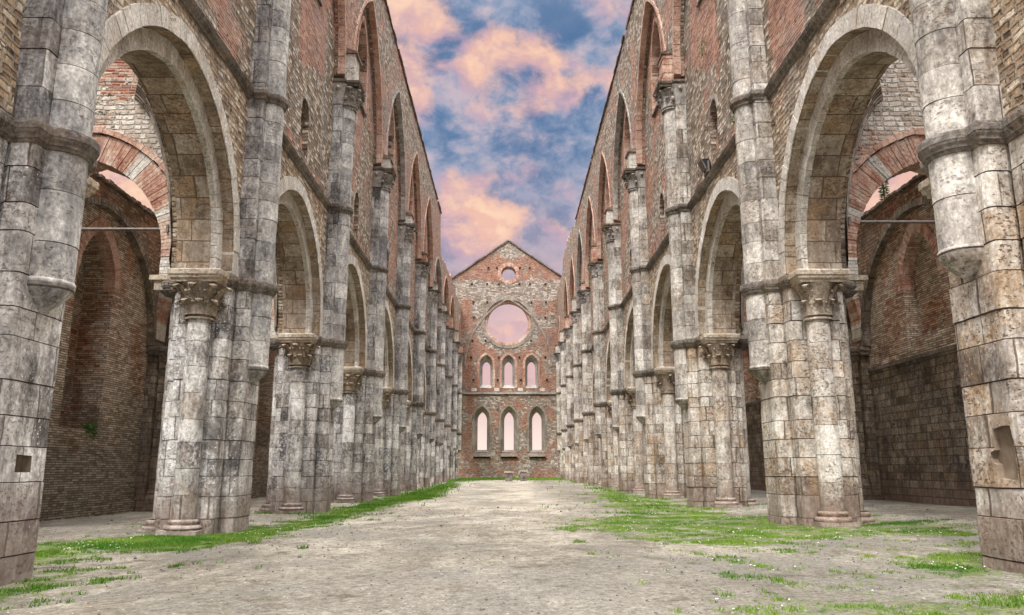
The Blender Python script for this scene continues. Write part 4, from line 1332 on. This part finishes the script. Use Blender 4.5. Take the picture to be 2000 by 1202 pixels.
# ------------------------------------------------------------------ east wall with rose window and two rows of lancets
def east_wall():
    rr = random.Random(77)
    org = (0, YFAR, 0)
    root = thing('east_wall', 'tall gabled brick end wall with a great round window over two rows of three lancets', 'wall', org)
    def B(mb, name, m, par=root):
        K = YFAR/82.4
        mb.V = [(x*K, y, .9+(z-.9)*K) for x, y, z in mb.V]
        return mb.build(name, m, par, 1, org)
    circ = lambda cx, cz, r, n=40: [(cx+r*math.cos(2*PI*i/n), cz+r*math.sin(2*PI*i/n)) for i in range(n)]
    def win(c, z0, zs, hs, rise):
        w = pointed(c, zs, hs, rise, 8); return [(c-hs, z0), (c+hs, z0)] + list(reversed(w))
    LOW = [(-2.83, 2.72), (-.02, 2.72), (2.92, 2.72)]; UP = [-2.43, -.08, 2.37]
    low_o = [win(c, z, 6.05, .86, 1.45) for c, z in LOW]; low_i = [win(c, 2.95, 6.0, .50, .9) for c, z in LOW]
    up_o = [win(c, 9.35, 11.9, .70, .98) for c in UP]; up_i = [win(c, 9.75, 11.65, .43, .62) for c in UP]
    rose_o = circ(-.14, 16.4, 2.5); rose_i = circ(-.14, 16.4, 2.2)
    oc_o = circ(-.08, 21.8, .92, 28); oc_i = circ(-.08, 21.8, .74, 28)
    gable = [(-9.5, -.6), (9.5, -.6), (9.5, 10), (6.2, 13), (5.95, 21.15), (-.10, 25.4), (-6.15, 21.15), (-6.3, 13), (-9.5, 10)]
    def paint(x, z):
        v = 0.
        r = math.hypot(x+.14, z-16.4)
        # arc of the lost vault: brick under it, grey plastered stone along it
        if z > 21.0 and abs(x) < 5.6: v += .22 if z < 23.6 else -.1
        if 19.0 < z < 20.9: v -= .35
        if 9 < z < 19: v += .12
        if 9.3 < z < 12.6 and 2.9 > abs(abs(x+.08)-.0) > .5: v += .28
        if 2.5 < r < 3.6: v -= .30
        if z < 8.7: v -= .05
        if z > 9 and abs(x) > 3: v -= .08
        if 4.2 < abs(x) < 4.9 and z > 8: v += .05
        return v
    mb = MB(); panel(mb, gable, low_o+up_o+[rose_o, oc_o], YFAR, YFAR+.55, FX, .5, .05, rr, paint=paint)
    B(mb, 'wall', M['farwall'])
    mb = MB(); panel(mb, gable, low_i+up_i+[rose_i, oc_i], YFAR+.551, YFAR+1.1, FX, 0, 0, rr)
    B(mb, 'wall_core', M['farwall'])
    for c, z in LOW:
        mb = MB(); w = pointed(c, 6.05, .86, 1.45, 8); vring(mb, [(c-.86, 2.75)] + w + [(c+.86, 2.75)], 0, .18, YFAR-.04, YFAR+.5, FX, .2, rr)
        lw = B(mb, 'lancet_window', M['farring'])
        o_ = resample(win(c, z, 6.05, .86, 1.45)+[(c-.86, z)], .3); i_ = resample(win(c, 2.95, 6.0, .50, .9)+[(c-.50, 2.95)], .15)
        mb = MB(); n = 40
        a = resample(win(c, z, 6.05, .855, 1.45)+[(c-.855, z)], 1); 
        A_ = [(c-.855, z)] + pointed(c, 6.05, .855, 1.44, 10) + [(c+.855, z)]; I_ = [(c-.50, 2.95)] + pointed(c, 6.0, .50, .9, 10) + [(c+.50, 2.95)]
        for i in range(len(A_)-1):
            mb.quad(FX(*A_[i], YFAR+.02), FX(*A_[i+1], YFAR+.02), FX(*I_[i+1], YFAR+.56), FX(*I_[i], YFAR+.56), ((0, i*.3), (0, i*.3+.3), (.6, i*.3+.3), (.6, i*.3)))
        B(mb, 'splay', M['farring'], lw)
        mb = MB()
        mb.loft([[(c-.85, YFAR-.18, 2.12), (c-.85, YFAR-.18, 2.27), (c-.8, YFAR+.1, 2.75), (c-.5, YFAR+.56, 2.96)], [(c+.85, YFAR-.18, 2.12), (c+.85, YFAR-.18, 2.27), (c+.8, YFAR+.1, 2.75), (c+.5, YFAR+.56, 2.96)]], False, [0, 2.3], [.5, .5])
        mb.box((c-.85, YFAR-.18, 2.12), (c+.95, YFAR+.02, 2.26), .5)
        B(mb, 'sill', M['cornice'], lw)
    for c in UP:
        mb = MB(); w = pointed(c, 11.9, .70, .98, 8); vring(mb, [(c-.70, 9.4)] + w + [(c+.70, 9.4)], 0, .24, YFAR-.03, YFAR+.5, FX, .12, rr)
        lw = B(mb, 'lancet_window', M['brickv'])
        A_ = [(c-.695, 9.35)] + pointed(c, 11.9, .695, .97, 10) + [(c+.695, 9.35)]; I_ = [(c-.43, 9.75)] + pointed(c, 11.65, .43, .62, 10) + [(c+.43, 9.75)]
        mb = MB()
        for i in range(len(A_)-1):
            mb.quad(FX(*A_[i], YFAR+.02), FX(*A_[i+1], YFAR+.02), FX(*I_[i+1], YFAR+.56), FX(*I_[i], YFAR+.56), ((0, i*.3), (0, i*.3+.3), (.6, i*.3+.3), (.6, i*.3)))
        mb.quad((c-.69, YFAR-.0, 9.36), (c+.69, YFAR-.0, 9.36), (c+.43, YFAR+.56, 9.76), (c-.43, YFAR+.56, 9.76))
        B(mb, 'splay', M['carved_up'], lw)
    # rose: stepped round frame
    mb = MB(); vring(mb, rose_o+[rose_o[0]], -.36, 0, YFAR-.05, YFAR+.3, FX, .3, rr, closed=False, apex_flat=False)
    rs = B(mb, 'round_window', M['farring'])
    mb = MB(); vring(mb, circ(-.14, 16.4, 2.38)+[(2.24, 16.4)], -.12, .16, YFAR+.15, YFAR+.6, FX, .3, rr, apex_flat=False); B(mb, 'inner_ring', M['brickv'], rs)
    mb = MB(); vring(mb, oc_o+[oc_o[0]], -.28, .12, YFAR-.03, YFAR+.5, FX, .13, rr, apex_flat=False); B(mb, 'oculus', M['brickv'])
    # scar of the vault over the rose
    mb = MB(); vring(mb, pointed(-.1, 11.6, 4.5, 7.3, 20), 0, .16, YFAR-.09, YFAR+.1, FX, .4, rr); B(mb, 'vault_scar', M['farring'])
    mb = MB()
    x = -5
    while x < 5:
        w = rr.uniform(.5, .9); mb.box((x, YFAR-.16, 8.72+rr.uniform(-.01, .01)), (min(x+w, 5)-.01, YFAR+.05, 8.90), rr.random(), .004, rr); x += w
    B(mb, 'string_course', M['carved_up'])
    # corbels, then dark plates on the wall painting the shade of putlog holes
    mb = MB()
    for x in (-3.7, -1.3, 1.2, 3.5): mb.box((x-.28, YFAR-.1, 9.0), (x+.28, YFAR+.05, 9.35), rr.random(), .01, rr)
    B(mb, 'stone_blocks', M['vous'])
    mb = MB()
    for z in (10.2, 12.6, 14.4, 16.9, 18.6, 22.4, 20.6):
        for x in (-3.9, -1.25, 1.1, 3.85, -2.4, 2.3):
            if math.hypot(x+.14, z-16.4) < 2.75 or (9 < z < 13 and abs(x) in (2.4, 2.3)) or (z > 22 and abs(x) > 3.4): continue
            x1 = x+rr.uniform(-.15, .15); mb.box((x1-.1, YFAR-.06, z-.1), (x1+.1, YFAR-.03, z+.1), .1)
    B(mb, 'putlog_shade_plates', M['holes'])
    # sloping copings of the gable
    mb = MB()
    for sg in (-1, 1):
        n = 12
        for i in range(n):
            f0, f1 = i/n, (i+1)/n
            x0, z0 = -.10+sg*6.15*f0, 25.43-4.3*f0; x1, z1 = -.10+sg*6.15*f1, 25.43-4.3*f1
            P = [(x0, YFAR-.15, z0), (x1, YFAR-.15, z1), (x1, YFAR+1.2, z1), (x0, YFAR+1.2, z0)]
            P += [(p[0], p[1], p[2]+.17+rr.uniform(-.04, .05)) for p in P]; mb.hexa(P, rr.random())
    B(mb, 'coping', M['cornice'])


M['holes'] = simple('painted_hole_shade', [(.02, .015, .012), (.03, .022, .018)])  # near-black colour stands in for the shade inside the holes
east_wall()

# ------------------------------------------------------------------ loose things
def pedestal(x, y, w, h, label):
    rr = random.Random(int(x*10)); g = gh(x, y)
    r = thing('stone_pedestal', label, 'pedestal', (x, y, g), 'stone pedestals before the end wall')
    mb = MB(); pl = refine([(x-w*.38, y-.25), (x+w*.38, y-.25), (x+w*.38, y+.25), (x-w*.38, y+.25)], .2)
    coursed(mb, pl, g-.1, g+h-.12, .3, rr); mb.build('block', M['farring'], r, 1, (x, y, g))
    mb = MB(); mb.box((x-w/2, y-.34, g+h-.118), (x+w/2, y+.34, g+h), .5, .012, rr); mb.build('slab', M['abacus'], r, 1, (x, y, g))


pedestal(-.02, 60.0, .72, .72, 'left of the two weathered stone pedestals before the end wall')
pedestal(1.08, 60.3, .66, .80, 'right and taller of the two weathered stone pedestals before the end wall')

fl = thing('floodlight', 'small black floodlight on the ledge under a window of the right wall', 'lamp', (AW-.05, 17.35, ZB+.06))
mb = MB(); org = (AW-.05, 17.35, ZB+.06)
def rot(p, a=R(25)):
    x, y, z = p; return (org[0]-.04+x*math.cos(a)-z*math.sin(a), org[1]+y, org[2]+.2+x*math.sin(a)+z*math.cos(a))
P = [rot(p) for p in ((-.10, -.14, -.12), (.08, -.09, -.08), (.08, .09, -.08), (-.10, .14, -.12), (-.10, -.14, .12), (.08, -.09, .08), (.08, .09, .08), (-.10, .14, .12))]
mb.hexa(P); mb.build('housing', M['lampblack'], fl, 1, org)
mb = MB(); mb.hexa([rot(p) for p in ((-.125, -.15, -.13), (-.10, -.15, -.13), (-.10, .15, -.13), (-.125, .15, -.13), (-.125, -.15, .13), (-.10, -.15, .13), (-.10, .15, .13), (-.125, .15, .13))])
mb.build('front_frame', M['iron'], fl, 1, org)
mb = MB()
for sg in (-1, 1): mb.box((org[0]-.06, org[1]+sg*.17-.012, org[2]-.04), (org[0]-.02, org[1]+sg*.17+.012, org[2]+.22))
mb.box((org[0]-.07, org[1]-.18, org[2]-.05), (org[0]+.0, org[1]+.18, org[2]-.02)); mb.build('bracket', M['iron'], fl, 1, org)


def clump(c, r, n, label, name='wall_plant', size=.035, droop=.0, seed=1, mat_='leaf', cat='plant', group='plants growing on the walls'):
    rr = random.Random(seed); mb = MB()
    for i in range(n):
        d = Vector((rr.gauss(0, 1), rr.gauss(0, 1), rr.gauss(.3, .8))); d.normalize(); q = Vector(c)+Vector((d.x*r[0], d.y*r[1], d.z*r[2]-droop*rr.random()))*rr.random()**.5
        u = Vector((rr.gauss(0, 1), rr.gauss(0, 1), rr.gauss(0, 1))).normalized(); w = d.cross(u).normalized(); L = size*rr.uniform(.6, 1.4)
        mb.quad(tuple(q), tuple(q+u*L*.5+w*L*.3), tuple(q+u*L), tuple(q+u*L*.5-w*L*.3), None, rr.random())
    o = mb.build(name, M[mat_], None, 1, c); o['label'] = label; o['category'] = cat
    if group: o['group'] = group
    return o


clump((4.68, 14.9, 7.95), (.10, .35, .28), 260, 'bright green weed on the ledge above the nearest right arch', seed=2)
clump((-9.1, 17.2, 1.85), (.13, .22, .12), 320, 'dark green weed spilling from the sill of the blocked left aisle window', droop=.3, seed=3, size=.06)
clump((-6.35, 13.15, 7.55), (.1, .08, .16), 170, 'green weeds on the torn vault edge of the left aisle', seed=4)
clump((4.1, 13.6, 11.2), (.1, .2, .1), 60, 'small tuft of weed on the second right vault capital', seed=5)
clump((4.6, 17.0, 10.6), (.08, .25, .5), 150, 'weeds down the brick patch of the right clerestory wall', seed=6)
clump((4.25, 25.9, 4.25), (.15, .2, .12), 60, 'tiny weed on the impost of the fourth right pier', seed=7)
clump((4.9, 7.75, 4.2), (.2, .2, .08), 60, 'thin moss tuft on the impost of the nearest right pier', seed=8)

# conifer beyond the right aisle
def conifer():
    x, y = 20.2, 40.0; rr = random.Random(21)
    r = thing('conifer_tree', 'dark conifer top showing over the right aisle wall', 'tree', (x, y, 0))
    mb = MB(); lathe(mb, x, y, [(.28, -.3), (.2, 5), (.13, 11), (.03, 16.4)], 0, 360, 8, rr, closed=True); mb.build('trunk', M['bark'], r, 1, (x, y, 0))
    mb = MB()
    for i in range(2600):
        t = rr.random()**.8; z = 4+12.6*t; rad = (1-t)*1.0+.08
        a = rr.uniform(0, 2*PI); lay = (math.sin(z*5.2)+1)*.28+.5; q = rad*lay*rr.random()**.4
        p = Vector((x+q*math.cos(a), y+q*math.sin(a), z-q*.25)); u = Vector((math.cos(a), math.sin(a), rr.uniform(-.4, .3))); w = Vector((-math.sin(a), math.cos(a), 0)); L = rr.uniform(.14, .26)
        mb.quad(tuple(p), tuple(p+u*L*.5+w*L*.22), tuple(p+u*L), tuple(p+u*L*.5-w*L*.22), None, rr.random())
    mb.build('crown', M['pine'], r, 1, (x, y, 0))
conifer()

# ------------------------------------------------------------------ grass, daisies, loose gravel
def grass():
    rg = np.random.default_rng(5)
    def sample(x0, x1, y0, y1, dens):
        n = int((x1-x0)*(y1-y0)*dens); return rg.uniform(x0, x1, n), rg.uniform(y0, y1, n)
    XS, YS, HS = [], [], []
    for (x0, x1, y0, y1, dens, h) in ((-7.2, -2.4, 5.4, 16, 6500, .026), (.6, 7.2, 5.0, 17, 6500, .022), (-6.5, -2.2, 16, 32, 1500, .04), (.8, 6.6, 17, 32, 1500, .035), (-6, -2, 32, 60, 160, .09), (1.5, 6, 32, 60, 160, .09), (-6, 6, 58, 76, 90, .11)):
        x, y = sample(x0, x1, y0, y1, dens)
        g = grassmask(x, y)
        cl = np.array([noise.noise(Vector((a*1.6, b*1.6, 0)))*.55 + noise.noise(Vector((a*6, b*6, 5)))*.45 for a, b in zip(x, y)])
        keep = (g + cl*1.25 > .42 + .75*rg.random(len(x))) & ~((np.abs(x) > 4.45) & (np.abs(x) < 5.8) & (np.abs(((y-Y0+S/2) % S)-S/2) < .72))
        x, y, cl = x[keep], y[keep], cl[keep]
        XS.append(x); YS.append(y); HS.append(h*(1+cl*.9)*rg.uniform(.5, 1.4, len(x)))
    x = np.concatenate(XS); y = np.concatenate(YS); h = np.concatenate(HS); n = len(x)
    z = np.array([gh(a, b) + noise.noise(Vector((a*.6, b*.6, 0)))*.025 + noise.noise(Vector((a*2.4, b*2.4, 3)))*.012 for a, b in zip(x, y)]) - .004
    a = rg.uniform(0, 2*np.pi, n); w = h*rg.uniform(.12, .22, n); lean = rg.normal(0, .45, (n, 2))*h[:, None]
    V = np.zeros((n, 3, 3)); V[:, 0] = np.stack([x-np.cos(a)*w, y-np.sin(a)*w, z], 1); V[:, 1] = np.stack([x+np.cos(a)*w, y+np.sin(a)*w, z], 1)
    V[:, 2] = np.stack([x+lean[:, 0], y+lean[:, 1], z+h], 1)
    me = bpy.data.meshes.new('grass')
    me.vertices.add(n*3); me.vertices.foreach_set('co', V.ravel())
    me.loops.add(n*3); me.loops.foreach_set('vertex_index', np.arange(n*3, dtype=np.int32))
    me.polygons.add(n); me.polygons.foreach_set('loop_start', np.arange(0, n*3, 3, dtype=np.int32)); me.polygons.foreach_set('loop_total', np.full(n, 3, dtype=np.int32))
    me.update(calc_edges=True)
    at = me.attributes.new('blk', 'FLOAT_COLOR', 'CORNER')
    tone = np.array([(.62 if p > 0 else .38)+noise.noise(Vector((p*.9, q*.9, 9)))*.8 for p, q in zip(x, y)]) + rg.normal(0, .25, n)
    c = np.repeat(np.clip(tone, 0, 1), 3); at.data.foreach_set('color', np.stack([c, c, c, np.ones_like(c)], 1).ravel().astype(np.float32))
    me.materials.append(M['grass'])
    o = bpy.data.objects.new('grass', me); COL.objects.link(o); o['kind'] = 'stuff'; o['label'] = 'short green grass along the feet of the piers'; o['category'] = 'grass'
    # daisies
    mb = MB(); rr = random.Random(4)
    idx = rg.choice(n, 700, replace=False)
    for i in idx:
        if y[i] > 24 or noise.noise(Vector((x[i]*.7, y[i]*.7, 4))) < -.02: continue
        r = .005+.00035*y[i]; zz = z[i]+h[i]*.9
        P = [(x[i]+r*math.cos(t*PI/3), y[i]+r*math.sin(t*PI/3), zz+.3*r*math.sin(t*PI/3+.5)) for t in range(6)]
        b = len(mb.V); [mb.v(p) for p in P]; mb.face(list(range(b, b+6)), [(0, 0)]*6)
    o = mb.build('daisies', M['petal'], None, 1, (0, 0, 0)); o['kind'] = 'stuff'; o['label'] = 'tiny white daisies scattered in the grass'; o['category'] = 'flowers'
    # loose gravel
    mb = MB()
    for i in range(5200):
        px = rg.uniform(-8, 8); py = 4+rg.random()**1.6*16
        if grassmask(np.array([px]), np.array([py]))[0] > .6: continue
        r = rg.uniform(.004, .011)*(1+py*.03)*(1 if rg.random() > .02 else 2)
        mb.sphere((px, py, gh(px, py)+noise.noise(Vector((px*.6, py*.6, 0)))*.025+noise.noise(Vector((px*2.4, py*2.4, 3)))*.012+r*.3), r, 5, 3, float(rg.random()), (1, rg.uniform(.6, 1), .6))
    o = mb.build('gravel', M['pebble'], None, 1, (0, 0, 0)); o['kind'] = 'stuff'; o['label'] = 'loose grey and beige gravel on the nave floor'; o['category'] = 'gravel'


m_, q_, b_ = mat('pebbles'); q_.put(b_.inputs['Base Color'], q_.ramp(q_.xyz(q_.attr('blk', 0))[0], [(0, (.12, .11, .10)), (.5, (.24, .22, .195)), (1, (.42, .39, .35))])); M['pebble'] = m_
grass()
